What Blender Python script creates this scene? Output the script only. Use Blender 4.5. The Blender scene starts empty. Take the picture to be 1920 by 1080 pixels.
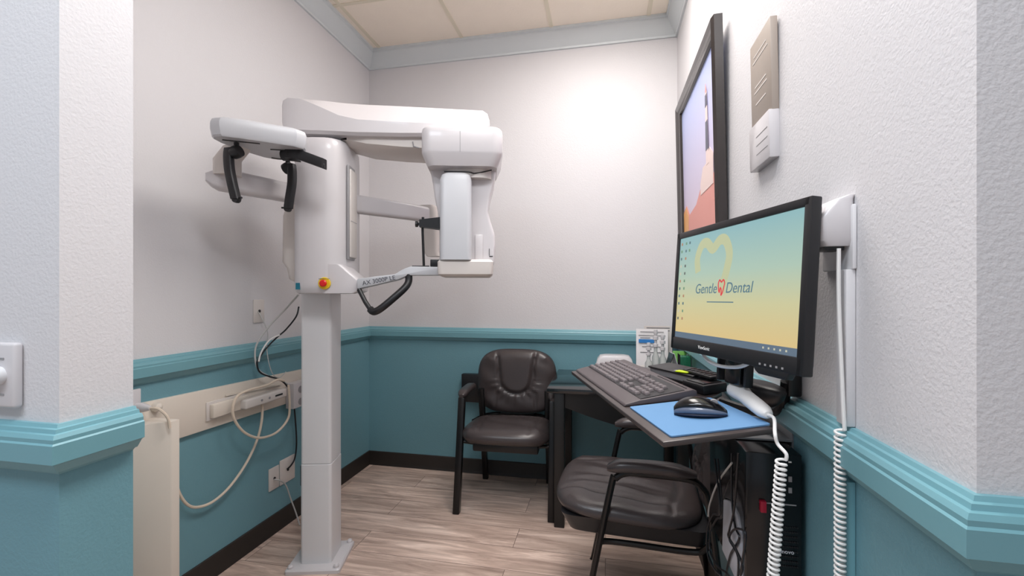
import bpy, bmesh, math, random
from mathutils import Vector, Matrix
random.seed(4)
R = math.radians
S = bpy.context.scene
COL = S.collection

# ------------------------------------------------------------ camera, world, light, exposure
F_PX, CX, CY, CAM_Z, YAW = 844.0, 960.0, 548.0, 1.25, math.atan(175 / 844)
cam_d = bpy.data.cameras.new('camera'); cam = bpy.data.objects.new('camera', cam_d); COL.objects.link(cam)
cam.location = (0, 0, CAM_Z); cam.rotation_euler = (R(90), 0, YAW)
cam_d.sensor_width = 36; cam_d.lens = 36 * F_PX / 1920
cam_d.shift_y = (CY - 540) / 1920; cam_d.clip_start = 0.02
S.camera = cam
S.view_settings.view_transform = 'Standard'; S.view_settings.look = 'None'
S.view_settings.gamma = 1; S.view_settings.exposure = 0.0; S.view_settings.use_curve_mapping = False
W = bpy.data.worlds.new('world'); S.world = W; W.use_nodes = True
bg = W.node_tree.nodes['Background']; bg.inputs[0].default_value = (0.74, 0.86, 1.0, 1); bg.inputs[1].default_value = 0.50

def area(name, loc, sx, sy, power, col, rot=(0, 0, 0)):
    l = bpy.data.lights.new(name, 'AREA'); l.shape = 'RECTANGLE'; l.size = sx; l.size_y = sy; l.energy = power; l.color = col
    o = bpy.data.objects.new(name, l); COL.objects.link(o); o.location = loc; o.rotation_euler = rot
    return o
CEIL = 2.98
area('room_lamp', (-0.041, 1.83, CEIL - 0.03), 0.56, 1.16, 25.5, (1.0, 0.95, 0.91))
area('hall_lamp', (-1.10, -0.55, CEIL - 0.03), 1.16, 0.56, 32, (0.74, 0.87, 1.0))
area('hall_lamp', (-0.041, 0.305, CEIL - 0.03), 0.56, 0.56, 24, (0.93, 0.96, 1.0))

# ------------------------------------------------------------ materials
def srgb(r, g, b):
    f = lambda c: (c / 255 / 12.92) if c / 255 <= 0.04045 else ((c / 255 + 0.055) / 1.055) ** 2.4
    return (f(r), f(g), f(b), 1)
def mat(name, col, rough=0.5, metal=0, bump=0, bscale=200, var=0, vscale=8, coat=0, spec=0.5, emis=None, trans=0):
    m = bpy.data.materials.new(name); m.use_nodes = True; nt = m.node_tree; b = nt.nodes['Principled BSDF']
    b.inputs['Base Color'].default_value = col; b.inputs['Roughness'].default_value = rough
    b.inputs['Metallic'].default_value = metal; b.inputs['Coat Weight'].default_value = coat
    b.inputs['Specular IOR Level'].default_value = spec
    if trans: b.inputs['Transmission Weight'].default_value = trans
    if emis: b.inputs['Emission Color'].default_value = emis[0]; b.inputs['Emission Strength'].default_value = emis[1]
    tc = nt.nodes.new('ShaderNodeTexCoord')
    if bump:
        n = nt.nodes.new('ShaderNodeTexNoise'); n.inputs['Scale'].default_value = bscale; n.inputs['Detail'].default_value = 3
        nt.links.new(tc.outputs['Object'], n.inputs['Vector'])
        bp = nt.nodes.new('ShaderNodeBump'); bp.inputs['Strength'].default_value = bump; bp.inputs['Distance'].default_value = 0.004
        nt.links.new(n.outputs['Fac'], bp.inputs['Height']); nt.links.new(bp.outputs[0], b.inputs['Normal'])
    n = nt.nodes.new('ShaderNodeTexNoise'); n.inputs['Scale'].default_value = vscale
    nt.links.new(tc.outputs['Object'], n.inputs['Vector'])
    mr = nt.nodes.new('ShaderNodeMapRange'); v = max(var, 0.015)
    mr.inputs[3].default_value = 1 - v; mr.inputs[4].default_value = 1 + v
    nt.links.new(n.outputs['Fac'], mr.inputs[0])
    mx = nt.nodes.new('ShaderNodeVectorMath'); mx.operation = 'SCALE'; mx.inputs[0].default_value = col[:3]
    nt.links.new(mr.outputs[0], mx.inputs['Scale']); nt.links.new(mx.outputs[0], b.inputs['Base Color'])
    return m
WHITE_UP = srgb(214, 212, 214); TEAL = srgb(112, 155, 166)
def wall_mat():
    m = mat('painted_wall', WHITE_UP, 0.42, bump=0.25, bscale=170, spec=0.22)
    nt = m.node_tree; b = nt.nodes['Principled BSDF']
    g = nt.nodes.new('ShaderNodeNewGeometry'); sp = nt.nodes.new('ShaderNodeSeparateXYZ'); nt.links.new(g.outputs['Position'], sp.inputs[0])
    gt = nt.nodes.new('ShaderNodeMath'); gt.operation = 'GREATER_THAN'; gt.inputs[1].default_value = 0.95
    nt.links.new(sp.outputs['Z'], gt.inputs[0])
    mx = nt.nodes.new('ShaderNodeMix'); mx.data_type = 'RGBA'
    mx.inputs['A'].default_value = TEAL; mx.inputs['B'].default_value = WHITE_UP
    nt.links.new(gt.outputs[0], mx.inputs['Factor']); nt.links.new(mx.outputs['Result'], b.inputs['Base Color'])
    return m
def floor_mat():
    m = mat('wood_plank_vinyl', (1, 1, 1, 1), 0.42); nt = m.node_tree; b = nt.nodes['Principled BSDF']
    tc = nt.nodes.new('ShaderNodeTexCoord')
    br = nt.nodes.new('ShaderNodeTexBrick'); br.offset = 0.37
    br.inputs['Scale'].default_value = 1; br.inputs['Brick Width'].default_value = 1.2; br.inputs['Row Height'].default_value = 0.18
    br.inputs['Mortar Size'].default_value = 0.0012; br.inputs['Color1'].default_value = (0, 0, 0, 1); br.inputs['Color2'].default_value = (1, 1, 1, 1)
    br.inputs['Mortar'].default_value = (0.5, 0.5, 0.5, 1)
    nt.links.new(tc.outputs['Object'], br.inputs['Vector'])
    mp = nt.nodes.new('ShaderNodeMapping'); mp.inputs['Scale'].default_value = (1.6, 14, 1); nt.links.new(tc.outputs['Object'], mp.inputs[0])
    add = nt.nodes.new('ShaderNodeVectorMath'); add.operation = 'ADD'
    sc = nt.nodes.new('ShaderNodeVectorMath'); sc.operation = 'SCALE'; sc.inputs['Scale'].default_value = 7
    nt.links.new(br.outputs['Color'], sc.inputs[0]); nt.links.new(mp.outputs[0], add.inputs[0]); nt.links.new(sc.outputs[0], add.inputs[1])
    n = nt.nodes.new('ShaderNodeTexNoise'); n.inputs['Scale'].default_value = 1.6; n.inputs['Detail'].default_value = 8; n.inputs['Roughness'].default_value = 0.65
    n.inputs['Distortion'].default_value = 0.6
    nt.links.new(add.outputs[0], n.inputs['Vector'])
    cr = nt.nodes.new('ShaderNodeValToRGB'); e = cr.color_ramp.elements
    e[0].position = 0.22; e[0].color = srgb(136, 114, 103); e[1].position = 0.72; e[1].color = srgb(242, 218, 203)
    x = e.new(0.5); x.color = srgb(198, 173, 159)
    nt.links.new(n.outputs['Fac'], cr.inputs[0])
    mr = nt.nodes.new('ShaderNodeMapRange'); mr.inputs[3].default_value = 0.86; mr.inputs[4].default_value = 1.12
    nt.links.new(br.outputs['Color'], mr.inputs[0])
    v = nt.nodes.new('ShaderNodeVectorMath'); v.operation = 'SCALE'; nt.links.new(cr.outputs[0], v.inputs[0]); nt.links.new(mr.outputs[0], v.inputs['Scale'])
    dk = nt.nodes.new('ShaderNodeMix'); dk.data_type = 'RGBA'; dk.inputs['B'].default_value = srgb(92, 78, 70)
    nt.links.new(br.outputs['Fac'], dk.inputs['Factor']); nt.links.new(v.outputs[0], dk.inputs['A'])
    nt.links.new(dk.outputs['Result'], b.inputs['Base Color'])
    return m
M = dict(
    wall=wall_mat(), floor=floor_mat(),
    teal=mat('teal_paint', srgb(114, 162, 172), 0.35, bump=0.05, bscale=60),
    crown=mat('grey_blue_paint', srgb(212, 218, 220), 0.4),
    wallpaint=mat('white_wall_paint', WHITE_UP, 0.42, bump=0.1),
    base=mat('dark_vinyl', srgb(42, 36, 33), 0.5),
    tile=mat('ceiling_tile', srgb(252, 240, 224), 0.9, bump=0.3, bscale=90, var=0.03),
    tbar=mat('ceiling_grid_metal', srgb(232, 222, 200), 0.5),
    white=mat('white_plastic', srgb(208, 204, 206), 0.32, coat=0.2),
    white2=mat('warm_white_plastic', srgb(214, 207, 202), 0.4),
    grey=mat('pale_grey_plastic', srgb(222, 221, 223), 0.35),
    panel=mat('machine_grey_plastic', srgb(192, 193, 197), 0.35),
    dgrey=mat('mid_grey_plastic', srgb(150, 148, 150), 0.4),
    ivory=mat('ivory_laminate', srgb(222, 212, 200), 0.5),
    black=mat('black_plastic', srgb(24, 24, 27), 0.4),
    gloss=mat('gloss_black', srgb(14, 14, 17), 0.18),
    leather=mat('black_leather', srgb(64, 57, 57), 0.3, bump=0.12, bscale=240),
    metal=mat('black_tube_metal', srgb(15, 14, 15), 0.3, metal=0.2),
    tray=mat('dark_tray_laminate', srgb(66, 58, 57), 0.32),
    key=mat('keycap_plastic', srgb(104, 96, 98), 0.38),
    kb=mat('keyboard_plastic', srgb(80, 72, 74), 0.42),
    table=mat('black_table_laminate', srgb(22, 24, 26), 0.14, coat=0.4),
    blackwood=mat('black_painted_wood', srgb(16, 15, 15), 0.4),
    blue=mat('blue_mousepad_cloth', srgb(98, 140, 182), 0.8, bump=0.1, bscale=600),
    navy=mat('navy_rubber', srgb(12, 24, 52), 0.6),
    slate=mat('slate_plastic', srgb(92, 102, 122), 0.3, coat=0.4),
    red=mat('red_plastic', srgb(214, 30, 30), 0.3), crimson=mat('crimson_tag', srgb(170, 14, 50), 0.5),
    yellow=mat('yellow_label', srgb(232, 196, 30), 0.5), lime=mat('lime_highlighter', srgb(212, 236, 20), 0.5),
    teal_lab=mat('teal_label', srgb(14, 104, 124), 0.5),
    cream=mat('cream_cable', srgb(218, 202, 184), 0.45), pale=mat('pale_cable', srgb(190, 190, 188), 0.45),
    cblack=mat('black_cable', srgb(14, 16, 24), 0.4), cblue=mat('blue_cable', srgb(58, 66, 140), 0.4),
    coil=mat('white_cord', srgb(232, 230, 228), 0.4),
    silver=mat('silver_metal', srgb(196, 198, 206), 0.45),
    paper=mat('white_paper', srgb(236, 232, 232), 0.7), pblue=mat('blue_print', srgb(40, 120, 190), 0.7),
    ink=mat('dark_print', srgb(70, 70, 80), 0.7), green=mat('green_plastic', srgb(30, 120, 84), 0.35),
    lgreen=mat('light_green_card', srgb(110, 170, 80), 0.6),
    taupe=mat('taupe_card', srgb(160, 148, 138), 0.5), frame=mat('dark_frame_wood', srgb(44, 38, 37), 0.25, coat=0.4),
    diff=mat('lamp_diffuser', (0.9, 0.9, 0.9, 1), 0.6, emis=((1, 0.94, 0.88, 1), 4)),
    rose=mat('rose_rock_print', srgb(228, 150, 138), 0.4), amber=mat('amber_print', srgb(232, 168, 96), 0.4),
    lh=mat('lighthouse_white_print', srgb(238, 214, 208), 0.4), lhd=mat('lighthouse_dark_print', srgb(72, 74, 96), 0.4),
    clear=mat('clear_plastic', srgb(225, 228, 226), 0.15, trans=0.55),
)
def sky_mat():
    m = mat('sky_print', (1, 1, 1, 1), 0.35); nt = m.node_tree; b = nt.nodes['Principled BSDF']
    tc = nt.nodes.new('ShaderNodeTexCoord'); sp = nt.nodes.new('ShaderNodeSeparateXYZ'); nt.links.new(tc.outputs['Generated'], sp.inputs[0])
    cr = nt.nodes.new('ShaderNodeValToRGB'); e = cr.color_ramp.elements
    e[0].color = srgb(226, 206, 224); e[1].color = srgb(176, 190, 236); e[0].position = 0.3
    nt.links.new(sp.outputs['Z'], cr.inputs[0]); nt.links.new(cr.outputs[0], b.inputs['Base Color']); return m
M['sky'] = sky_mat()

# ------------------------------------------------------------ object helpers
def tag(o, label=None, cat=None, group=None, kind=None):
    for k, v in (('label', label), ('category', cat), ('group', group), ('kind', kind)):
        if v: o[k] = v
    return o
def empty(name, loc=(0, 0, 0), rz=0, label=None, cat=None, group=None):
    o = bpy.data.objects.new(name, None); COL.objects.link(o); o.location = loc; o.rotation_euler = (0, 0, rz); o.empty_display_size = 0.05
    return tag(o, label, cat, group)
def merge(dst, src, Mx=None):
    if Mx: src.transform(Mx)
    me = bpy.data.meshes.new('tmp'); src.to_mesh(me); src.free(); dst.from_mesh(me); bpy.data.meshes.remove(me)
class MB:
    def __init__(s): s.b = bmesh.new()
    def box(s, c, size, bev=0, seg=2, rot=None):
        t = bmesh.new(); bmesh.ops.create_cube(t, size=1, matrix=Matrix.Diagonal((*size, 1)))
        if bev: bmesh.ops.bevel(t, geom=t.edges[:], offset=bev, segments=seg, affect='EDGES', profile=0.5)
        Mx = Matrix.Translation(c)
        if rot is not None: Mx = Mx @ (rot if isinstance(rot, Matrix) else Matrix.Rotation(rot, 4, 'Z'))
        merge(s.b, t, Mx); return s
    def b2(s, p, q, bev=0, seg=2):
        return s.box([(a + b) / 2 for a, b in zip(p, q)], [abs(b - a) for a, b in zip(p, q)], bev, seg)
    def prism(s, pts, a, b, axis='z', bev=0, seg=2):
        t = bmesh.new()
        f = {'z': lambda u, v, w: (u, v, w), 'y': lambda u, v, w: (u, w, v), 'x': lambda u, v, w: (w, u, v)}[axis]
        lo = [t.verts.new(f(u, v, a)) for u, v in pts]; hi = [t.verts.new(f(u, v, b)) for u, v in pts]
        t.faces.new(lo); t.faces.new(hi[::-1]); n = len(pts)
        for i in range(n): t.faces.new((lo[i], hi[i], hi[(i + 1) % n], lo[(i + 1) % n]))
        bmesh.ops.recalc_face_normals(t, faces=t.faces[:])
        if bev: bmesh.ops.bevel(t, geom=t.edges[:], offset=bev, segments=seg, affect='EDGES', profile=0.5)
        merge(s.b, t); return s
    def loft(s, rings, cap=True, bev=0, closed=False):
        t = bmesh.new(); vs = [[t.verts.new(p) for p in r] for r in rings]; n = len(rings[0])
        rr = list(zip(vs, vs[1:])) + ([(vs[-1], vs[0])] if closed else [])
        for A, B in rr:
            for i in range(n): t.faces.new((A[i], A[(i + 1) % n], B[(i + 1) % n], B[i]))
        if cap and not closed: t.faces.new(vs[0][::-1]); t.faces.new(vs[-1])
        bmesh.ops.recalc_face_normals(t, faces=t.faces[:])
        if bev: bmesh.ops.bevel(t, geom=t.edges[:], offset=bev, segments=2, affect='EDGES', profile=0.5)
        merge(s.b, t); return s
    def tube(s, pts, r, seg=10, closed=False, smooth=0, flat=1.0):
        P = [Vector(p) for p in pts]
        if smooth: P = spline(P, smooth, closed)
        n = len(P); rr = r if isinstance(r, (list, tuple)) else None; rings = []; up = None
        for i, p in enumerate(P):
            t = (P[(i + 1) % n] - P[i - 1]) if closed else (P[min(i + 1, n - 1)] - P[max(i - 1, 0)])
            t.normalize()
            if up is None: up = t.cross(Vector((0.3, 0.2, 1))).normalized()
            up = (up - t * up.dot(t)).normalized(); w = t.cross(up)
            k = r if rr is None else rr[0] + (rr[1] - rr[0]) * i / (n - 1)
            rings.append([p + (up * math.cos(a) + w * math.sin(a) * flat) * k for a in [2 * math.pi * j / seg for j in range(seg)]])
        return s.loft(rings, closed=closed)
    def lathe(s, prof, seg=24, Mx=None):
        t = bmesh.new(); rings = []
        for r, z in prof: rings.append([t.verts.new((max(r, 1e-4) * math.cos(2 * math.pi * i / seg), max(r, 1e-4) * math.sin(2 * math.pi * i / seg), z)) for i in range(seg)])
        for A, B in zip(rings, rings[1:]):
            for i in range(seg): t.faces.new((A[i], A[(i + 1) % seg], B[(i + 1) % seg], B[i]))
        t.faces.new(rings[0][::-1]); t.faces.new(rings[-1])
        merge(s.b, t, Mx); return s
    def build(s, name, m, parent=None, sharp=32, tri=False):
        me = bpy.data.meshes.new(name); s.b.to_mesh(me); s.b.free()
        for x in (m if isinstance(m, list) else [m]): me.materials.append(x)
        me.shade_smooth()
        if sharp: me.set_sharp_from_angle(angle=R(sharp))
        o = bpy.data.objects.new(name, me); COL.objects.link(o)
        if parent: o.parent = parent
        return o
def spline(P, k, closed=False):
    out = []; n = len(P); rng = n if closed else n - 1
    for i in range(rng):
        if closed: a, b, c, d = P[i - 1], P[i], P[(i + 1) % n], P[(i + 2) % n]
        else: a, b, c, d = P[max(i - 1, 0)], P[i], P[i + 1], P[min(i + 2, n - 1)]
        for j in range(k):
            t = j / k
            out.append(0.5 * ((2 * b) + (c - a) * t + (2 * a - 5 * b + 4 * c - d) * t * t + (3 * b - a - 3 * c + d) * t ** 3))
    if not closed: out.append(P[-1])
    return out
def rounded(x0, x1, y0, y1, r, n=5):
    out = []
    for cx, cy, a0 in ((x1 - r, y1 - r, 0), (x0 + r, y1 - r, 90), (x0 + r, y0 + r, 180), (x1 - r, y0 + r, 270)):
        for i in range(n + 1):
            a = R(a0 + 90 * i / n); out.append((cx + r * math.cos(a), cy + r * math.sin(a)))
    return out
def text_obj(name, s, size, m, parent, Mx, ext=0.0004, shear=0, align='CENTER'):
    c = bpy.data.curves.new(name, 'FONT'); c.body = s; c.size = size; c.extrude = ext; c.align_x = align; c.align_y = 'CENTER'; c.shear = shear
    tmp = bpy.data.objects.new(name + '_t', c); COL.objects.link(tmp)
    bpy.context.view_layer.update()
    me = bpy.data.meshes.new_from_object(tmp.evaluated_get(bpy.context.evaluated_depsgraph_get()))
    bpy.data.objects.remove(tmp); bpy.data.curves.remove(c)
    me.name = name; me.materials.clear(); me.materials.append(m); me.transform(Mx)
    o = bpy.data.objects.new(name, me); COL.objects.link(o); o.parent = parent; return o
def axes(O, ex, ey, ez):
    m = Matrix.Identity(4)
    for i, v in enumerate((ex, ey, ez)): m.col[i][:3] = tuple(v)
    m.col[3][:3] = tuple(O); return m
def on_plane(u, v, X=None, Y=None, Z=None):
    """point of a photo detail on a known wall, floor or table plane"""
    f = Vector((-math.sin(YAW), math.cos(YAW), 0)); r = Vector((math.cos(YAW), math.sin(YAW), 0))
    d = f + r * ((u - CX) / F_PX) + Vector((0, 0, (CY - v) / F_PX)); c = Vector((0, 0, CAM_Z))
    t = X / d.x if X is not None else Y / d.y if Y is not None else (Z - CAM_Z) / d.z
    return c + d * t

# ------------------------------------------------------------ room shell
XL, XR, YB = -1.684, 0.445, 2.997
YF, YI, XS = 0.655, 0.79, -1.004          # front plane of the opening, back of the left stub, end of the left stub
def struct(mb, name, m, label, cat='wall'): return tag(mb.build(name, m), label, cat, kind='structure')
struct(MB().b2((-4.0, -5.0, -0.1), (4.0, YB + 0.1, 0)), 'floor', M['floor'], 'brown wood look plank floor of the room', 'floor')
struct(MB().b2((-4.0, -5.0, CEIL), (4.0, YB + 0.1, CEIL + 0.1)), 'ceiling', M['tile'], 'cream suspended tile ceiling', 'ceiling')
struct(MB().b2((XL - 0.1, YI, 0), (XL, YB + 0.1, CEIL)), 'wall_left', M['wall'], 'white over teal left wall behind the imaging machine')
struct(MB().b2((XL, YB, 0), (XR, YB + 0.1, CEIL)), 'wall_back', M['wall'], 'white over teal back wall behind the two chairs')
struct(MB().prism([(XR, YF), (4.0, YF), (4.0, YF + 0.13), (XR + 0.12, YF + 0.13), (XR + 0.12, YB + 0.1), (XR, YB + 0.1)], 0, CEIL), 'wall_right', M['wall'], 'white over teal right wall carrying the monitor, ending in a near corner')
struct(MB().b2((-4.0, YF, 0), (XS, YI, CEIL)), 'wall_front', M['wall'], 'short stub wall at the left edge of the opening')
# mitred mouldings
PATH = [Vector(p) for p in ((-4.0, YF), (XS, YF), (XS, YI), (XL, YI), (XL, YB), (XR, YB), (XR, YF), (4.0, YF))]
def offs(i, o):
    def nrm(a, b): d = (b - a).normalized(); return Vector((d.y, -d.x))
    p = PATH[i]
    if i == 0: return p + nrm(p, PATH[1]) * o
    if i == len(PATH) - 1: return p + nrm(PATH[-2], p) * o
    n1, n2 = nrm(PATH[i - 1], p), nrm(p, PATH[i + 1]); return p + (n1 + n2) * o
def moulding(prof, names, m, what, cat, bare=False):
    for i, nm in enumerate(names):
        if not nm: continue
        rings = []
        for j in (i, i + 1): rings.append([(PATH[j].x + o, PATH[j].y, z) if bare and i == 1 and j == 2 else (*offs(j, o), z) for o, z in prof])
        tag(MB().loft(rings).build(nm, m, sharp=25), what % ['the near left stub', 'the inner end of the left stub', 'the back of the left stub', 'the left wall', 'the back wall', 'the right wall', 'the near right corner'][i], cat, kind='structure')
rail = [(0, 1.004), (0.007, 1.004), (0.010, 0.998), (0.016, 0.997), (0.018, 0.990), (0.024, 0.989), (0.028, 0.982), (0.028, 0.975), (0.031, 0.972), (0.031, 0.938), (0.024, 0.934), (0.012, 0.916), (0.006, 0.914), (0, 0.908)]
moulding(rail, ['trim_1', 'trim_2', None, 'trim_3', 'trim_4', 'trim_5', 'trim_6'], M['teal'], 'teal chair rail moulding along %s', 'moulding', True)
crown = [(0, 2.862), (0.012, 2.862), (0.014, 2.874), (0.020, 2.878), (0.062, 2.945), (0.066, 2.952), (0.066, 2.962), (0.076, 2.965), (0.076, CEIL), (0, CEIL)]
moulding(crown, ['trim_%d' % k for k in range(7, 14)], M['crown'], 'grey blue crown moulding along %s', 'moulding')
basep = [(0, 0.001), (0.012, 0.001), (0.009, 0.012), (0.006, 0.020), (0.006, 0.096), (0.003, 0.1), (0, 0.1)]
moulding(basep, ['baseboard_stub', 'baseboard_inner', 'baseboard_stubback', 'baseboard_left', 'baseboard_back', 'baseboard_right', 'baseboard_front'], M['base'], 'dark vinyl baseboard along %s', 'baseboard')
# ceiling grid bars
g = MB()
for k in range(-8, 7):
    x = 0.265 + k * 0.61
    if -3.9 < x < 3.95: g.b2((x - 0.012, -4.9, CEIL - 0.004), (x + 0.012, YB - 0.07, CEIL))
for k in range(-12, 1):
    y = 2.443 + k * 0.61
    if k % 2 == 0: g.b2((-3.9, y - 0.012, CEIL - 0.0035), (3.9, y + 0.012, CEIL))
struct(g, 'trim_14', M['tbar'], 'cream metal grid bars of the suspended ceiling', 'ceiling grid')
def troffer(x, y, sx, sy, label):
    t = empty('ceiling_light', (x, y, CEIL), 0, label, 'lamp')
    fr = MB()
    for a in (-1, 1):
        fr.box((a * (sx / 2 - 0.01), 0, -0.012), (0.02, sy, 0.016), 0.003)
        fr.box((0, a * (sy / 2 - 0.01), -0.012), (sx - 0.04, 0.02, 0.016), 0.003)
    fr.build('light_frame', M['tbar'], t)
    MB().box((0, 0, -0.012), (sx - 0.04, sy - 0.04, 0.006)).build('diffuser', M['diff'], t)
troffer(-0.041, 1.83, 0.59, 1.2, 'flat ceiling light panel above the keyboard tray')
troffer(-1.10, -0.55, 1.2, 0.59, 'long hall ceiling light panel left of the opening')
troffer(-0.041, 0.305, 0.59, 0.59, 'small square ceiling light panel just outside the opening')

# ------------------------------------------------------------ panoramic dental x-ray machine
mx = empty('xray_machine', (-1.31, 1.89, 0), R(15), 'white panoramic dental imaging machine on a square column standing on the floor', 'imaging machine')
MB().loft([[(x, y, z) for x, y in rounded(-0.115 * k, 0.125 * k, -0.125 * k, 0.115 * k, 0.012)] for z, k in ((0.0, 1), (0.014, 1), (0.02, 0.96))]).build('base_plate', M['white'], mx)
for x, y in ((0.105, 0.095), (-0.095, 0.095), (0.105, -0.105), (-0.095, -0.105)):
    MB().lathe([(0.012, 0.02), (0.012, 0.028), (0.008, 0.034), (0.0, 0.035)], 16, Matrix.Translation((x, y, 0))).build('bolt_cap', M['white'], mx)
def rect(z, x0=-0.066, x1=0.076, y0=-0.08, y1=0.075, r=0.014): return [(x, y, z) for x, y in rounded(x0, x1, y0, y1, r)]
MB().loft([rect(0.02, -0.064, 0.074, -0.078, 0.073), rect(0.467, -0.064, 0.074, -0.078, 0.073), rect(0.470, -0.062, 0.072, -0.076, 0.071)]).build('column_sleeve', M['grey'], mx)
MB().loft([rect(0.4725, -0.063, 0.073, -0.077, 0.072), rect(1.30, -0.063, 0.073, -0.077, 0.072)]).build('column', M['grey'], mx)
MB().b2((-0.0655, -0.07, 0.372), (-0.063, -0.06, 0.462)).build('slot', M['black'], mx)
fr = [(-0.058, -0.10), (-0.056, -0.155), (-0.045, -0.178), (-0.02, -0.192), (0.03, -0.2), (0.085, -0.2), (0.115, -0.19), (0.145, -0.165), (0.162, -0.12), (0.168, -0.05), (0.165, 0.05), (0.15, 0.09), (-0.03, 0.09), (-0.055, 0.06)]
def ring(z, k=1, dy=0): return [(0.055 + (x - 0.055) * k, -0.055 + (y + 0.055) * k + dy, z) for x, y in fr]
MB().loft([ring(1.243, 0.86), ring(1.247, 0.93), ring(1.262, 0.985), ring(1.285), ring(1.86), ring(1.90, 0.98), ring(1.915, 0.93)]).build('carriage', M['white'], mx, sharp=40)
MB().loft([[(x, y, z) for x, y in rounded(a, 0.0, -0.07, 0.10, 0.03)] for z, a in ((1.27, -0.05), (1.31, -0.125), (1.36, -0.135), (1.39, -0.155), (1.60, -0.152), (1.70, -0.125), (1.74, -0.10))]).build('rear_cover', M['white2'], mx, sharp=40)
MB().loft([[(x, y, z) for x, y in rounded(0.07, b, -0.195, -0.04, 0.02)] for z, b in ((1.246, 0.215), (1.256, 0.233), (1.30, 0.236), (1.318, 0.215), (1.37, 0.155))]).build('arm_socket', M['white'], mx, sharp=40)
# side grip door with dark seam
dm = MB().b2((0.160, -0.138, 1.395), (0.1715, -0.045, 1.815), 0.004); dm.build('door_seam', M['dgrey'], mx)
dp = MB().b2((0.165, -0.128, 1.405), (0.178, -0.035, 1.80), 0.006); d = dp.build('side_door', M['white2'], mx)
MB().b2((0.176, -0.127, 1.565), (0.1785, -0.04, 1.568)).build('seam_line', M['dgrey'], d)
MB().b2((-0.036, -0.1835, 1.262), (-0.018, -0.193, 1.29)).build('label_plate', M['teal_lab'], mx)
Mc = Matrix.Translation((0.087, -0.198, 1.288)) @ Matrix.Rotation(R(90), 4, 'X')
eb = MB().lathe([(0.026, 0), (0.026, 0.004), (0.024, 0.006), (0.0, 0.006)], 28, Mc).build('stop_button_ring', M['yellow'], mx)
MB().lathe([(0.008, 0.006), (0.008, 0.012), (0.015, 0.016), (0.015, 0.022), (0.011, 0.026), (0.0, 0.027)], 28, Mc).build('stop_button', M['red'], eb)
text_obj('stop_text', 'EMERGENCY STOP', 0.0055, M['ink'], eb, Mc @ Matrix.Translation((0, 0.019, 0.0065)))
# top arm (loft along x, crease dips from the left top to mid height)
def arm_ring(x, zt, zc, zb, yf=-0.18, yb=0.10, ins=0.0):
    return [(x, yf + ins, zb + 0.012 + ins), (x, yf + ins, zc), (x, yf + 0.03 + (zt - zc) * 0.55 + ins, zt - 0.004 - ins), (x, yf + 0.05 + (zt - zc) * 0.55, zt - ins), (x, yb - 0.03, zt - ins), (x, yb - ins, zt - 0.03), (x, yb - ins, zb + 0.03), (x, yb - 0.03, zb + ins), (x, yf + 0.012 + ins, zb + ins)]
A = [arm_ring(-0.108, 2.085, 2.06, 1.955, ins=0.022), arm_ring(-0.098, 2.095, 2.075, 1.943, ins=0.008), arm_ring(-0.075, 2.10, 2.085, 1.937), arm_ring(-0.02, 2.102, 2.082, 1.937), arm_ring(0.06, 2.104, 2.05, 1.936),
     arm_ring(0.14, 2.104, 2.015, 1.934), arm_ring(0.22, 2.103, 1.999, 1.932), arm_ring(0.4, 2.10, 1.992, 1.932), arm_ring(0.76, 2.088, 1.985, 1.94), arm_ring(0.782, 2.083, 1.985, 1.943, ins=0.008), arm_ring(0.792, 2.07, 1.985, 1.955, ins=0.022)]
MB().loft(A).build('top_arm', M['white'], mx, sharp=24)
MB().loft([[(x, y, z) for x, y in rounded(0.03, 0.14, -0.13, 0.06, 0.04)] for z in (1.905, 1.94)]).build('swivel_ring', M['dgrey'], mx)
# rotating unit
ro = []
for x, w, zb in ((0.10, 0.05, 1.925), (0.16, 0.085, 1.905), (0.25, 0.10, 1.885), (0.40, 0.10, 1.874), (0.55, 0.10, 1.868), (0.70, 0.10, 1.868)):
    ro.append([(x, -0.05 - w, zb + 0.02), (x, -0.05 - w, 1.934), (x, -0.05 + w, 1.934), (x, -0.05 + w, zb + 0.02), (x, -0.05 + w - 0.03, zb), (x, -0.05 - w + 0.03, zb)])
MB().loft(ro).build('rotating_bar', M['white2'], mx, sharp=40)
MB().tube([(0.452, -0.155, 1.915), (0.456, -0.153, 1.895), (0.48, -0.153, 1.888)], 0.003, 8).build('latch', M['dgrey'], mx)
def hr(z, k, x0=0.506, x1=0.846, y0=-0.30, y1=0.02, r=0.045):
    cx, cy = (x0 + x1) / 2, (y0 + y1) / 2
    return [(cx + (x - cx) * k, cy + (y - cy) * k, z) for x, y in rounded(x0, x1, y0, y1, r, 6)]
hb = MB().loft([hr(1.778, 0.86), hr(1.786, 0.885), hr(1.826, 0.985), hr(1.836, 1.0), hr(1.915, 1.0), hr(1.930, 0.985), hr(1.938, 0.95)]).build('tube_housing', M['white'], mx, sharp=30)
MB().b2((0.668, -0.3008, 1.83), (0.670, -0.29, 1.915)).build('housing_seam', M['dgrey'], hb)
MB().prism([(0.53, 1.80), (0.545, 1.72), (0.553, 1.66), (0.566, 1.60), (0.573, 1.52), (0.573, 1.34), (0.80, 1.34), (0.812, 1.38), (0.817, 1.45), (0.815, 1.50), (0.795, 1.56), (0.785, 1.60), (0.795, 1.67), (0.812, 1.73), (0.822, 1.80)], -0.20, -0.02, 'y', 0.012, 3).build('tube_body', M['white'], mx, sharp=30)
MB().loft([[(x, y, z) for x, y in rounded(0.60, 0.80, -0.24, -0.05, 0.05, 6)] for z in (1.74, 1.79)]).build('tube_collar', M['white2'], mx)
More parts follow.
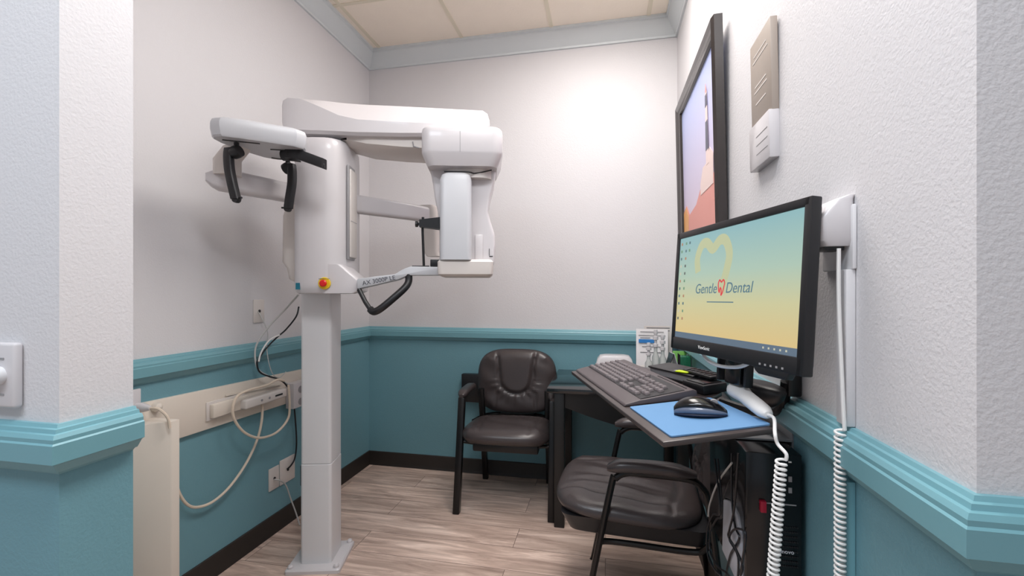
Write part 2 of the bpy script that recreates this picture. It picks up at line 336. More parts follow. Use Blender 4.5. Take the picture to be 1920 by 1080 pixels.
MB().loft([[(x, y, z) for x, y in rounded(0.572 + i, 0.806 - i, -0.275 + i, -0.01 - i, 0.02)] for z, i in ((1.318, 0.012), (1.326, 0.002), (1.345, 0.0), (1.378, 0.0), (1.388, 0.008))]).build('tube_base', M['white2'], mx)
pn = MB().loft([[(x, y, z) for x, y in rounded(0.583 + i, 0.715 - i, -0.285 + i, -0.19, 0.022)] for z, i in ((1.386, 0.0), (1.72, 0.0), (1.742, 0.006), (1.752, 0.018))]).build('sensor_panel', M['panel'], mx)
MB().tube([(0.60, -0.26, 1.757), (0.70, -0.26, 1.757), (0.73, -0.24, 1.757), (0.80, -0.24, 1.772)], 0.0028, 8, smooth=6).build('cable_gap', M['black'], mx)
MB().b2((0.728, -0.207, 1.39), (0.762, -0.198, 1.50), 0.003).build('inset_plate', M['white'], mx)
MB().b2((0.789, -0.203, 1.41), (0.791, -0.198, 1.44)).build('vent_slot', M['black'], mx)
MB().b2((0.79, -0.203, 1.405), (0.805, -0.198, 1.408)).build('vent_slot', M['black'], mx)
# chin arm
ca = MB().prism([(0.225, 1.263), (0.225, 1.308), (0.30, 1.318), (0.385, 1.328), (0.42, 1.350), (0.45, 1.362), (0.575, 1.360), (0.575, 1.323), (0.44, 1.322), (0.40, 1.304), (0.30, 1.28)], -0.21, -0.15, 'y', 0.006, 2).build('chin_arm', M['panel'], mx, sharp=25)
ax_ = Vector((0.16, 0, 0.030)).normalized()
text_obj('arm_lettering', 'AX 3000P LE', 0.026, M['ink'], ca, axes((0.318, -0.2105, 1.300), ax_, Vector((-ax_.z, 0, ax_.x)), Vector((0, -1, 0))))
MB().tube([(0.456, -0.196, 1.3625), (0.53, -0.196, 1.3625)], 0.003, 8).build('rubber_strip', M['black'], mx)
MB().b2((0.535, -0.205, 1.36), (0.580, -0.16, 1.392), 0.003).build('chin_rest_block', M['black'], mx)
hd = MB().tube([(0.232, -0.2, 1.262), (0.262, -0.215, 1.21), (0.292, -0.235, 1.172)], 0.010, 12)
hd.tube([(0.287, -0.23, 1.178), (0.305, -0.24, 1.168), (0.335, -0.245, 1.182), (0.385, -0.235, 1.225), (0.428, -0.215, 1.268), (0.442, -0.20, 1.296), (0.442, -0.195, 1.326)], 0.0155, 14, smooth=6)
hd.build('patient_handle', M['black'], mx)
MB().tube([(0.506, -0.19, 1.361), (0.500, -0.19, 1.53)], 0.0055, 10).build('support_rod', M['black'], mx)
cl = MB().loft([[(x, -0.19 + a * h, 1.548 + b * h) for a, b in ((-1, -1), (1, -1), (1, 1), (-1, 1))] for x, h in ((0.488, 0.016), (0.51, 0.018), (0.582, 0.026))])
cl.lathe([(0.013, 0), (0.013, 0.010), (0.008, 0.012)], 18, Matrix.Translation((0.470, -0.19, 1.546)) @ Matrix.Rotation(R(90), 4, 'Y'))
cl.b2((0.476, -0.195, 1.54), (0.49, -0.185, 1.552)); cl.tube([(0.502, -0.19, 1.56), (0.502, -0.19, 1.576)], 0.006, 8)
cl.build('head_clamp', M['black'], mx)
# ceph arms, both sides of the carriage (world points brought into the machine frame)
bpy.context.view_layer.update()
INV = mx.matrix_world.inverted()
def loc(p): return INV @ Vector(p)
def slab(pts, w, h, name, m, cap=None):
    rings = []; P = [Vector(p) for p in pts]
    for i, p in enumerate(P):
        t = (P[min(i + 1, len(P) - 1)] - P[max(i - 1, 0)]).normalized(); s_ = Vector((t.y, -t.x, 0)).normalized()
        hh = h[i] if isinstance(h, list) else h; ww = w[i] if isinstance(w, list) else w
        rr = rounded(-ww / 2, ww / 2, -hh / 2, hh / 2, min(ww, hh) * 0.35, 4)
        rings.append([loc(p + s_ * a + Vector((0, 0, b))) for a, b in rr])
    return MB().loft(rings).build(name, m, mx, sharp=40)
slab([(-1.49, 1.44, 1.690), (-1.478, 1.455, 1.685), (-1.46, 1.475, 1.682), (-1.43, 1.53, 1.684), (-1.39, 1.63, 1.684), (-1.36, 1.72, 1.684), (-1.34, 1.84, 1.684)], [0.02, 0.045, 0.06, 0.06, 0.06, 0.06, 0.06], [0.03, 0.06, 0.08, 0.088, 0.086, 0.084, 0.084], 'rear_arm', M['white'])
slab([(-1.20, 1.90, 1.670), (-1.10, 2.03, 1.668), (-0.99, 2.16, 1.664), (-0.915, 2.25, 1.658)], 0.05, [0.088, 0.087, 0.084, 0.080], 'side_arm', M['white'])
MB().loft([[loc((x + dx, y, z)) for x, y in rounded(-0.945, -0.865, 2.225, 2.30, 0.02)] for z, dx in ((1.44, 0.02), (1.46, 0.005), (1.60, 0.0), (1.695, -0.01), (1.71, -0.02))]).build('side_arm_head', M['white2'], mx)
# ceph head holder plate
ex = Vector((0.80, 0.60, 0)).normalized(); ey = Vector((-0.60, 0.80, 0))
def cp(a, b, z): p = Vector((-1.305, 1.385, 0)) + ex * a + ey * b; return loc((p.x, p.y, z))
out = [(-0.075, -0.005), (-0.045, -0.028), (0.02, -0.03), (0.20, -0.012), (0.232, 0.012), (0.238, 0.05), (0.225, 0.12), (0.19, 0.20), (0.13, 0.225), (0.08, 0.21), (0.0, 0.14), (-0.06, 0.065), (-0.08, 0.02)]
def cr_(z, k): return [cp(0.075 + (a - 0.075) * k, 0.07 + (b - 0.07) * k, z) for a, b in out]
MB().loft([cr_(1.800, 0.93), cr_(1.806, 0.965), cr_(1.835, 1.0), cr_(1.852, 1.0), cr_(1.864, 0.97), cr_(1.87, 0.90)]).build('head_holder_plate', M['panel'], mx, sharp=30)
MB().loft([[loc((x, y, z)) for x, y in rounded(-1.475, -1.385, 1.44, 1.52, 0.03)] for z in (1.70, 1.76)] + [[loc((x, y, 1.805)) for x, y in rounded(-1.43, -1.34, 1.44, 1.52, 0.03)]]).build('plate_bracket', M['white2'], mx)
def rod(x, y, z0, side, L):
    m_ = MB(); m_.tube([loc((x, y, z0 + 0.003)), loc((x, y, z0 - 0.03))], 0.009, 10)
    m_.lathe([(0.022, -0.015), (0.024, 0.0), (0.022, 0.015)], 18, INV @ Matrix.Translation((x, y, z0 - 0.034)) @ Matrix.Rotation(R(70), 4, 'Y'))
    P = [(x + side * 0.022, y - 0.008, z0 - 0.022), (x + side * 0.026, y - 0.008, z0 - 0.05), (x + side * 0.024, y - 0.006, z0 - 0.10), (x + side * 0.012, y - 0.004, z0 - 0.16), (x + side * 0.002, y, z0 - L)]
    PP = spline([Vector(p) for p in P], 6); rings = []
    for p in PP: rings.append([loc(p + Vector((a, b, 0))) for a, b in rounded(-0.016, 0.016, -0.013, 0.013, 0.006, 3)])
    m_.loft(rings); m_.lathe([(0.013, -0.009), (0.014, 0), (0.013, 0.009)], 14, INV @ Matrix.Translation((x, y, z0 - L)) @ Matrix.Rotation(R(90), 4, 'X'))
    m_.tube([loc((x, y, z0 - L + 0.003)), loc((x - side * 0.026, y - 0.004, z0 - L + 0.004))], 0.004, 8)
    m_.build('ear_rod', M['black'], mx)
rod(-1.328, 1.415, 1.80, -1, 0.208); rod(-1.290, 1.640, 1.80, 1, 0.203)
nb = MB().box(loc((-1.192, 1.545, 1.788)), (0.05, 0.045, 0.042), 0.006)
nb.lathe([(0.022, -0.016), (0.022, 0.016)], 16, INV @ Matrix.Translation((-1.215, 1.54, 1.785)) @ Matrix.Rotation(R(90), 4, 'Y'))
P = [Vector((-1.18, 1.545, 1.792)), Vector((-1.12, 1.555, 1.770)), Vector((-1.068, 1.563, 1.750))]
nb.loft([[loc(p + Vector((0, a, b))) for a, b in rounded(-0.018, 0.016, -0.022, 0.018, 0.004, 2)] for p in P])
nb.box(loc((-1.075, 1.563, 1.742)), (0.016, 0.016, 0.014), 0.002)
nb.build('nose_positioner', M['black'], mx)
for p, q in (((-1.35, 1.375, 1.7995), (-1.25, 1.44, 1.7995)), ((-1.26, 1.505, 1.7995), (-1.17, 1.545, 1.7995)), ((-1.335, 1.60, 1.7995), (-1.255, 1.675, 1.7995))):
    a, b = loc(p), loc(q); MB().tube([a, b], 0.0028, 6).build('guide_slot', M['black'], mx)

# ------------------------------------------------------------ cables and plates on the left wall
def wp(u, v, off=0.02): return on_plane(u, v, X=XL + off)
def cable(name, pts, r, m, label, cat='cable', parent=None, sm=8, label2=None):
    o = MB().tube(pts, r, 8, smooth=sm).build(name, m, parent)
    return tag(o, label, cat) if label else o
bd = MB().prism([(1.0, 0.674), (2.30, 0.652), (2.30, 0.815), (1.0, 0.852)], XL, XL + 0.018, 'x', 0.002)
bd = bd.build('mounting_board', M['ivory'])
tag(bd, 'long ivory board fixed low along the left wall behind the column', 'board')
rc = empty('raceway_cover', (XL + 0.018, 1.70, 0.745), 0, 'short blank white cover plate on the ivory wall board', 'cover plate')
MB().b2((0, -0.09, -0.045), (0.008, 0.115, 0.035), 0.002).build('backing', M['white2'], rc)
MB().b2((0.008, -0.078, -0.034), (0.03, 0.115, 0.024), 0.004).build('cover', M['ivory'], rc)
tl = MB().prism([(1.71, 0.785), (2.06, 0.766), (2.06, 0.772), (1.71, 0.792)], XL + 0.018, XL + 0.026, 'x').build('trim_strip', M['ivory'])
tag(tl, 'thin ivory strip across the wall board above the white network box', 'strip')
nt_ = empty('network_box', (XL + 0.02, 1.93, 0.735), 0, 'flat white network box with dark ports on the ivory wall board', 'network box')
MB().b2((0.0, -0.165, -0.022), (0.06, 0.105, 0.022), 0.008, 3).build('case', M['white2'], nt_)
for y in (-0.07, -0.02): MB().lathe([(0.006, 0), (0.006, 0.002)], 12, Matrix.Translation((0.06, y, 0)) @ Matrix.Rotation(R(90), 4, 'Y')).build('knob', M['dgrey'], nt_)
MB().b2((0.059, 0.02, -0.004), (0.0615, 0.07, 0.004)).build('port', M['black'], nt_)
sb = empty('socket_box', (XL + 0.018, 2.155, 0.705), 0, 'white double socket box on the ivory board beside the column', 'socket')
MB().b2((0, -0.055, -0.075), (0.05, 0.06, 0.06), 0.004).build('case', M['white'], sb)
for z in (-0.045, 0.02):
    MB().lathe([(0.019, 0), (0.019, 0.003), (0.016, 0.003)], 20, Matrix.Translation((0.049, 0, z)) @ Matrix.Rotation(R(90), 4, 'Y')).build('socket_face', M['dgrey'], sb)
def plate(y0, y1, z0, z1, label, hole=True, X=XL, group=None, name='wall_plate'):
    t = empty(name, (X, (y0 + y1) / 2, (z0 + z1) / 2), 0, label, 'wall plate', group)
    MB().b2((0, -(y1 - y0) / 2, -(z1 - z0) / 2), (0.007, (y1 - y0) / 2, (z1 - z0) / 2), 0.003).build('plate', M['white2'], t)
    if hole: MB().lathe([(0.007, 0), (0.007, 0.010)], 14, Matrix.Translation((0, 0, 0)) @ Matrix.Rotation(R(90), 4, 'Y')).build('jack', M['black'], t)
    return t
plate(1.893, 1.963, 1.100, 1.214, 'white jack plate on the upper left wall above the chair rail')
plate(1.995, 2.068, 0.230, 0.345, 'left white outlet plate of the low pair near the baseboard')
plate(2.074, 2.190, 0.228, 0.360, 'right wide white outlet plate of the low pair, with the black cord')
# post and outlet at the stub
tp = MB().prism([(XL + 0.019, 1.235), (-1.550, 1.355), (-1.545, 1.385), (XL + 0.019, 1.385)], 0, 0.78, 'z', 0.004).build('cable_post', M['ivory'])
tag(tp, 'tall ivory boxed post standing against the left wall beside the stub', 'post')
op = empty('outlet_plate', (XL, 1.362, 0.83), 0, 'white outlet plate half hidden behind the stub, with a plug in it', 'wall plate')
MB().b2((0.018, -0.09, -0.06), (0.028, -0.030, 0.07), 0.003).build('plate', M['white'], op)
plug = empty('power_plug', (XL + 0.030, 1.315, 0.835), 0, 'white round plug with a pale cord in the outlet beside the stub', 'plug')
MB().lathe([(0.016, 0), (0.018, 0.02), (0.012, 0.045), (0.007, 0.06)], 16, Matrix.Rotation(R(90), 4, 'Y')).build('plug_body', M['white'], plug)
MB().tube([(0.058, 0, 0), (0.085, 0.01, -0.005), (0.11, 0.02, -0.035), (0.115, 0.025, -0.075)], 0.005, 8, smooth=6).build('cord', M['cream'], plug)
kn = MB().lathe([(0.016, 0), (0.018, 0.01), (0.014, 0.022), (0.004, 0.028)], 18, Matrix.Translation(tuple(on_plane(290, 763, X=XL + 0.02))) @ Matrix.Rotation(R(90), 4, 'Y')).build('wall_knob', M['ivory'])  # plain round knob on the wall board, not a stop for any door
tag(kn, 'small round ivory knob on the wall board above the post', 'knob')
c1 = [wp(u, v, o) for u, v, o in ((559, 553, 0.22), (535, 580, 0.14), (508, 608, 0.08), (484, 640, 0.05), (478, 665, 0.05), (484, 692, 0.06), (505, 706, 0.06), (530, 715, 0.06), (541, 722, 0.06))]
cable('grey_cable', c1, 0.0042, M['pale'], 'pale grey cable sweeping from the machine carriage to the wall board')
c2 = [wp(u, v, o) for u, v, o in ((560, 576, 0.24), (555, 594, 0.16), (536, 618, 0.08), (520, 632, 0.05), (500, 652, 0.04), (486, 672, 0.05), (482, 682, 0.065), (490, 700, 0.075), (525, 712, 0.075), (540, 726, 0.07))]
cable('black_cable', c2, 0.0040, M['cblack'], 'black cable hanging from the machine carriage down to the network box')
c2b = [wp(u, v, o) for u, v, o in ((524, 628, 0.065), (505, 638, 0.055), (490, 660, 0.06), (485, 678, 0.072))]
cable('white_cable', c2b, 0.0038, M['coil'], 'short bright cable strand beside the black cable')
c3 = [wp(u, v, o) for u, v, o in ((484, 584, 0.008), (493, 600, 0.03), (502, 625, 0.04), (500, 650, 0.04), (504, 680, 0.05), (512, 702, 0.05), (524, 708, 0.05), (536, 697, 0.03))]
cable('thin_wire', c3, 0.0022, M['pale'], 'thin grey wire running down from the upper jack plate')
c4 = [wp(u, v, 0.085) for u, v in ((541, 722), (543, 760), (540, 785), (522, 808), (500, 819), (478, 820), (455, 808), (439, 785), (437, 762), (446, 742), (468, 731), (500, 722), (520, 712), (533, 714))]
cable('looped_cord', c4, 0.0058, M['cream'], 'cream cord coiled in one big loop over the network box')
c5 = [wp(u, v, o) for u, v, o in ((492, 752, 0.05), (491, 785, 0.05), (483, 822, 0.05), (463, 866, 0.04), (432, 911, 0.03), (400, 940, 0.03), (370, 951, 0.03), (350, 945, 0.03), (335, 922, 0.03), (328, 890, 0.04), (322, 860, 0.05))]
cable('hanging_cord', c5, 0.0058, M['cream'], 'cream cord drooping from the network box to behind the ivory post')
c6 = [wp(u, v, o) for u, v, o in ((551, 756, 0.04), (554, 790, 0.02), (556, 830, 0.015), (553, 858, 0.02), (546, 872, 0.02), (538, 880, 0.010))]
cable('power_cable', c6, 0.0042, M['cblack'], 'black power cord dropping into the low right outlet plate')
c7 = [wp(u, v, o) for u, v, o in ((514, 899, 0.012), (525, 901, 0.03), (536, 910, 0.03), (545, 935, 0.03), (555, 962, 0.05), (562, 985, 0.08))]
cable('white_wire', c7, 0.0038, M['pale'], 'thin white wire leaving the low left outlet plate toward the column base')

# ------------------------------------------------------------ light switch on the near left stub
sw = empty('wall_switch', (-1.150, YF, 1.092), 0, 'white dimmer switch plate on the near left stub wall', 'switch')
MB().b2((-0.06, -0.016, -0.062), (0.06, 0, 0.062), 0.006, 3).build('plate', M['white'], sw)
MB().lathe([(0.017, 0), (0.017, 0.012), (0.014, 0.014), (0, 0.014)], 24, Matrix.Translation((0.026, -0.016, 0)) @ Matrix.Rotation(R(90), 4, 'X')).build('dial', M['grey'], sw)
for z in (0.032, -0.036): MB().b2((0.022, -0.0168, z - 0.002), (0.036, -0.0155, z + 0.002)).build('mark', M['dgrey'], sw)

# ------------------------------------------------------------ chairs
def cushion(w, d, t, disp=None, n=56, k=0.40, p=3.0, Mx=None, dome=0.0):
    """soft pad: XY outline rounded, Z thickness t; disp(a,b) adds to the upper face"""
    t_ = bmesh.new(); top = {}; bot = {}
    ne = 5.0 - 4.0 * k
    def mp(a, b):
        m = max(abs(a), abs(b))
        if m < 1e-6: return 0.0, 0.0
        q = (abs(a / m) ** ne + abs(b / m) ** ne) ** (-1 / ne); t = m ** 2
        return a * (1 - t + t * q), b * (1 - t + t * q)
    for i in range(n + 1):
        for j in range(n + 1):
            a = math.sin((2 * i / n - 1) * math.pi / 2); b = math.sin((2 * j / n - 1) * math.pi / 2)
            x, y = mp(a, b); m_ = max(abs(a), abs(b)); th = t / 2 * max(0, 1 - m_ ** (2 * p)) ** 0.5
            x2, y2 = x * w / 2, y * d / 2
            edge = i in (0, n) or j in (0, n)
            dz = (disp(a, b) if disp else 0) * (1 - m_ ** 6)
            top[i, j] = t_.verts.new((x2, y2, th + dz + dome * (1 - a * a) * (1 - b * b)))
            bot[i, j] = top[i, j] if edge else t_.verts.new((x2, y2, -th * 0.8))
    for i in range(n):
        for j in range(n):
            t_.faces.new((top[i, j], top[i + 1, j], top[i + 1, j + 1], top[i, j + 1]))
            f = [bot[i, j], bot[i, j + 1], bot[i + 1, j + 1], bot[i + 1, j]]
            if len(set(f)) == 4 and set(f) != {top[i, j], top[i + 1, j], top[i + 1, j + 1], top[i, j + 1]}: t_.faces.new(f)
    mb = MB(); merge(mb.b, t_, Mx); return mb
gs = lambda x, s: math.exp(-(x / s) ** 2)
def back_disp(a, b):      # b up
    if b > 0.05: g_ = abs(a) - (0.40 + 0.12 * (b - 0.05))
    else: g_ = (math.sqrt((a / 0.40) ** 2 + ((b - 0.05) / 0.42) ** 2) - 1) * 0.40
    z = -0.022 * gs(g_, 0.035) + (0.008 if g_ < 0 else 0)
    if g_ > 0.03 and b < 0.1:
        ang = math.atan2(b - 0.05, a); z += 0.005 * math.sin(ang * 20) * gs(g_ - 0.12, 0.14)
    if b < -0.3: z -= 0.008 * gs(abs(a) - 0.46 + 0.1 * b, 0.025)
    return z + 0.003 * math.sin(7 * a + 9 * b) * (g_ > 0)
def seat_disp(a, b):
    z = -0.009 * gs(b - 0.62 - 0.1 * a * a, 0.03) - 0.008 * gs(abs(a) - 0.62 - 0.08 * b, 0.03) * (b < 0.55)
    return z + 0.0022 * math.sin(26 * a + 4 * math.sin(5 * b)) * gs(b - 0.45, 0.3) + 0.002 * math.sin(9 * b + 3 * a)
def seat_disp2(a, b):
    z = -0.010 * gs(b - 0.70 + 0.12 * a * a, 0.03) - 0.009 * gs(abs(a) - 0.66 - 0.10 * b, 0.028) * (b < 0.62)
    for k_, (c0_, w_, am) in enumerate(((-0.55, 0.05, 1), (-0.38, 0.04, -1), (-0.22, 0.06, 1), (-0.05, 0.04, -1), (0.12, 0.05, 1), (0.30, 0.05, -1), (0.48, 0.05, 1))):
        z += 0.0065 * am * gs(a - c0_ - 0.09 * math.sin(3 * b + k_), w_) * gs(b + 0.15, 0.55)
    return z + 0.002 * math.sin(9 * b + 3 * a)
def arm_pad(mb, P, w, h):
    PP = spline([Vector(p) for p in P], 6); rings = []; n = len(PP)
    for i, p in enumerate(PP):
        s_ = min(1, 0.45 + 2.4 * min(i, n - 1 - i) / n)
        rings.append([(p.x + a * s_, p.y, p.z + b * s_) for a, b in rounded(-w / 2, w / 2, -h / 2, h / 2, h * 0.45, 4)])
    mb.loft(rings); return mb
def guest_chair(loc_, rz, label, kind, seat_w=0.50, half=0.268, sy=-0.02, sd=0.50, sz=0.435, bw_=0.50):
    """faces local -y; origin on the floor under the seat"""
    c = empty('guest_chair', loc_, rz, label, 'chair', None)
    cushion(seat_w, sd, 0.115 if kind == 'post' else 0.095, seat_disp if kind == 'post' else seat_disp2, Mx=Matrix.Translation((0, sy, sz)) @ Matrix.Rotation(R(-4 if kind == 'post' else -2), 4, 'X')).build('seat', M['leather'], c, sharp=0)
    Mb = Matrix.Translation((0, 0.245, 0.665)) @ Matrix.Rotation(R(83), 4, 'X')
    cushion(bw_ - 0.01, 0.42, 0.10, back_disp, k=0.45, Mx=Mb).build('backrest', M['leather'], c, sharp=0)
    if kind == 'post': MB().b2((-0.19, -0.18, 0.335), (0.19, 0.19, 0.385), 0.01).build('seat_pan', M['black'], c)
    else: MB().loft([[(x, y, z) for x, y in rounded(-w, w, sy - 0.24 * k, 0.20, 0.04)] for z, w, k in ((0.365, 0.19, 0.78), (0.38, 0.215, 0.86), (0.445, 0.245, 0.97))]).build('seat_pan', M['black'], c)
    for s in (-1, 1):
        arm_pad(MB(), [(s * half, -0.14, 0.640), (s * half, -0.08, 0.652), (s * half, 0.06, 0.655), (s * half, 0.15, 0.645)], 0.060, 0.040).build('armrest', M['leather'], c)
        if kind == 'post':
            MB().prism([(-0.255, 0.0), (-0.215, 0.0), (-0.10, 0.632), (-0.14, 0.632)], s * half - 0.019, s * half + 0.019, 'x', 0.004).build('leg', M['metal'], c)
            MB().prism([(0.24, 0.0), (0.28, 0.0), (0.15, 0.632), (0.11, 0.632)], s * (half - 0.055) - 0.017, s * (half - 0.055) + 0.017, 'x', 0.004).build('leg', M['metal'], c)
            MB().tube([(s * half, -0.17, 0.375), (s * half, 0.13, 0.375)], 0.011, 8).tube([(s * half, -0.15, 0.38), (s * 0.15, -0.15, 0.37)], 0.010, 8).build('side_rail', M['metal'], c)
        else:
            MB().tube([(s * half, -0.245, 0.0), (s * half, -0.235, 0.03), (s * half, -0.13, 0.56), (s * half, -0.112, 0.605), (s * half, -0.075, 0.628), (s * half, -0.02, 0.63)], 0.0115, 10, smooth=5).build('leg', M['metal'], c)
            MB().tube([(s * half, -0.03, 0.63), (s * half, 0.12, 0.628), (s * half, 0.165, 0.605), (s * half, 0.185, 0.56), (s * half, 0.205, 0.42), (s * half, 0.255, 0.0)], 0.0115, 10, smooth=5).build('leg', M['metal'], c)
            MB().tube([(s * (half - 0.005), -0.175, 0.345), (s * 0.22, -0.17, 0.350), (s * 0.21, -0.10, 0.354), (s * 0.21, 0.13, 0.356), (s * 0.225, 0.18, 0.38), (s * (half - 0.004), 0.205, 0.44)], 0.0105, 10, smooth=5).build('side_rail', M['metal'], c)
    MB().tube([(-half, 0.185 if kind == 'tube' else 0.13, 0.42), (-half * 0.6, 0.25, 0.44), (half * 0.6, 0.25, 0.44), (half, 0.185 if kind == 'tube' else 0.13, 0.42)], 0.011, 8, smooth=5).build('rear_rail', M['metal'], c)
    if True:
        for s in (-1, 1): MB().tube([(s * 0.12, 0.25, 0.44), (s * 0.12, 0.29, 0.52), (s * 0.12, 0.30, 0.66)], 0.010, 8, smooth=4).build('back_support', M['metal'], c)
    return c
guest_chair((-0.565, 2.675, 0), R(2), 'black leather armchair against the back wall, left of the black table', 'post', seat_w=0.53, sy=-0.03, sz=0.42, bw_=0.535)
guest_chair((0.165, 1.86, 0), R(-94), 'black leather tube armchair turned sideways under the keyboard tray', 'tube', seat_w=0.53, sy=-0.080, sd=0.54, sz=0.462)

# ------------------------------------------------------------ black table
tb = empty('corner_table', (0.07, 2.68, 0), 0, 'glossy black table in the corner between the chair and the right wall', 'table')
MB().b2((-0.375, -0.30, 0.715), (0.365, 0.305, 0.74), 0.003).build('tabletop', M['table'], tb)
for x, y in ((-0.31, -0.265), (0.315, -0.265), (-0.31, 0.26), (0.315, 0.26)): MB().b2((x - 0.027, y - 0.027, 0), (x + 0.027, y + 0.027, 0.715), 0.003).build('leg', M['blackwood'], tb)
ap = [(-0.283, 0.715)] + [(-0.283 + 0.571 * i / 14, 0.635 - 0.105 * math.sin(math.pi * min(1, i / 14 * 1.15) / 2)) for i in range(15)] + [(0.288, 0.715)]
MB().prism(ap, -0.27, -0.25, 'y', 0).build('apron', M['blackwood'], tb)
MB().b2((-0.33, -0.238, 0.62), (-0.315, 0.233, 0.715)).build('side_rail', M['blackwood'], tb)
wb = MB().b2((-0.965, YB - 0.05, 0.50), (-0.80, YB - 0.002, 0.69), 0.004).build('wall_box', M['black'])
tag(wb, 'black box on the back wall mostly hidden behind the leather armchair', 'box')

# things on the table
def on_table(name, x, y, label, cat, rz=0, z=0.74): return empty(name, (x, y, z), rz, label, cat)
t = on_table('tissue_dispenser', 0.055, 2.86, 'low rounded white dispenser box at the back of the black table', 'dispenser')
MB().loft([[(x, y, z) for x, y in rounded(-w, w, -0.06, 0.06, 0.02)] for z, w in ((0, 0.118), (0.06, 0.116), (0.064, 0.112))]).build('body', M['white'], t)
MB().loft([[(x, y * k, z) for x, y in rounded(-w, w, -0.06, 0.06, 0.02)] for z, w, k in ((0.067, 0.112, 0.98), (0.10, 0.103, 0.92), (0.118, 0.088, 0.8), (0.124, 0.06, 0.55))]).build('lid', M['white'], t)
t = on_table('notice_card', 0.285, 2.93, 'white notice card with a blue banner standing at the back of the black table', 'sign', R(-3))
MB().box((0, 0, 0.14), (0.19, 0.004, 0.28), 0, rot=Matrix.Rotation(R(-4), 4, 'X')).build('card', M['paper'], t)
MB().box((-0.03, -0.006, 0.205), (0.10, 0.001, 0.022), rot=Matrix.Rotation(R(-4), 4, 'X')).build('banner', M['pblue'], t)
for z, w, x in ((0.262, 0.14, 0), (0.24, 0.16, 0), (0.225, 0.06, -0.04), (0.17, 0.12, 0.0), (0.135, 0.14, 0)):
    MB().box((x, -0.0055 + (z - 0.14) * 0.06, z), (w, 0.001, 0.003), rot=Matrix.Rotation(R(-4), 4, 'X')).build('printed_line', M['ink'], t)
t = on_table('back_card', 0.325, 2.965, 'taller white card leaning on the wall behind the notice card', 'sign')
MB().box((0, 0, 0.149), (0.17, 0.003, 0.298)).build('card', M['white2'], t)
for z in (0.285, 0.268): MB().box((0, -0.002, z), (0.14, 0.001, 0.004)).build('printed_line', M['ink'], t)
# clear stand with pump bottles
t = on_table('bottle_rack', 0.27, 2.72, 'low white tray rack holding the clear bottles on the black table', 'rack')
MB().b2((-0.085, -0.07, 0), (0.10, 0.07, 0.018), 0.004).b2((-0.085, 0.06, 0.018), (0.10, 0.07, 0.075), 0.002).build('tray', M['white2'], t)
for i, (x, y, h, lab) in enumerate(((0.285, 2.72, 0.275, 'tallest clear bottle with ringed white stem in the white rack'), (0.245, 2.705, 0.20, 'middle clear bottle in the white rack, in front of the blue banner'), (0.325, 2.73, 0.245, 'clear bottle nearest the monitor in the white rack'))):
    b_ = on_table('pump_bottle', x, y, lab, 'bottle', z=0.7585)
    MB().lathe([(0.020, 0), (0.021, 0.005), (0.021, h * 0.42), (0.012, h * 0.5), (0.010, h * 0.55), (0.010, h * 0.62)], 20).build('body', M['clear'], b_)
    MB().lathe([(0.008, h * 0.62), (0.014, h * 0.64), (0.014, h * 0.70), (0.008, h * 0.71), (0.008, h * 0.78), (0.015, h * 0.79), (0.015, h * 0.86), (0.007, h * 0.87), (0.012, h * 0.92), (0.010, h)], 18).build('pump', M['white'], b_)
t = on_table('small_jar', 0.185, 2.80, 'small white jar with a pink lid rim between dispenser and rack', 'jar')
MB().lathe([(0.022, 0), (0.024, 0.004), (0.024, 0.045), (0.020, 0.05)], 20).build('body', M['white'], t); MB().lathe([(0.019, 0.05), (0.019, 0.066), (0.012, 0.07)], 20).build('lid', M['white2'], t)
# tent card frame and green wire basket behind the keyboard
t = on_table('letter_tray', 0.365, 2.46, 'low black letter tray on the table under the tent card and pen basket', 'letter tray')
MB().b2((-0.07, -0.07, 0), (0.07, 0.07, 0.006)).b2((-0.07, -0.07, 0.058), (0.07, 0.07, 0.064), 0.001).b2((-0.07, 0.06, 0.006), (0.07, 0.07, 0.058)).build('shelf', M['black'], t)
t = on_table('folded_picture_card', 0.338, 2.455, 'dark folded tent card standing behind the keyboard', 'card', R(10), 0.8045)
MB().box((-0.021, 0, 0.066), (0.003, 0.07, 0.135), rot=Matrix.Rotation(R(17), 4, 'Y')).build('front_leaf', M['frame'], t)
MB().box((0.021, 0, 0.066), (0.003, 0.07, 0.135), rot=Matrix.Rotation(R(-17), 4, 'Y')).build('rear_leaf', M['silver'], t)
t = on_table('wire_basket', 0.398, 2.43, 'green pen basket with vertical black bars beside the tent card', 'basket', 0, 0.8045)
MB().b2((-0.026, -0.03, 0.001), (0.026, 0.03, 0.12), 0.006).build('liner', M['green'], t)
bb = MB()
for i in range(9):
    bb.tube([(-0.028 + i * 0.007, -0.033, 0.001), (-0.028 + i * 0.007, -0.033, 0.13)], 0.0012, 5)
    bb.tube([(-0.03, -0.031 + i * 0.0078, 0.001), (-0.03, -0.031 + i * 0.0078, 0.13)], 0.0012, 5)
bb.build('bars', M['black'], t)
t = on_table('green_folder', 0.395, 2.58, 'light green folder standing behind the wire basket', 'folder')
MB().box((0, 0, 0.095), (0.07, 0.012, 0.19), 0.002).build('cover', M['lgreen'], t)

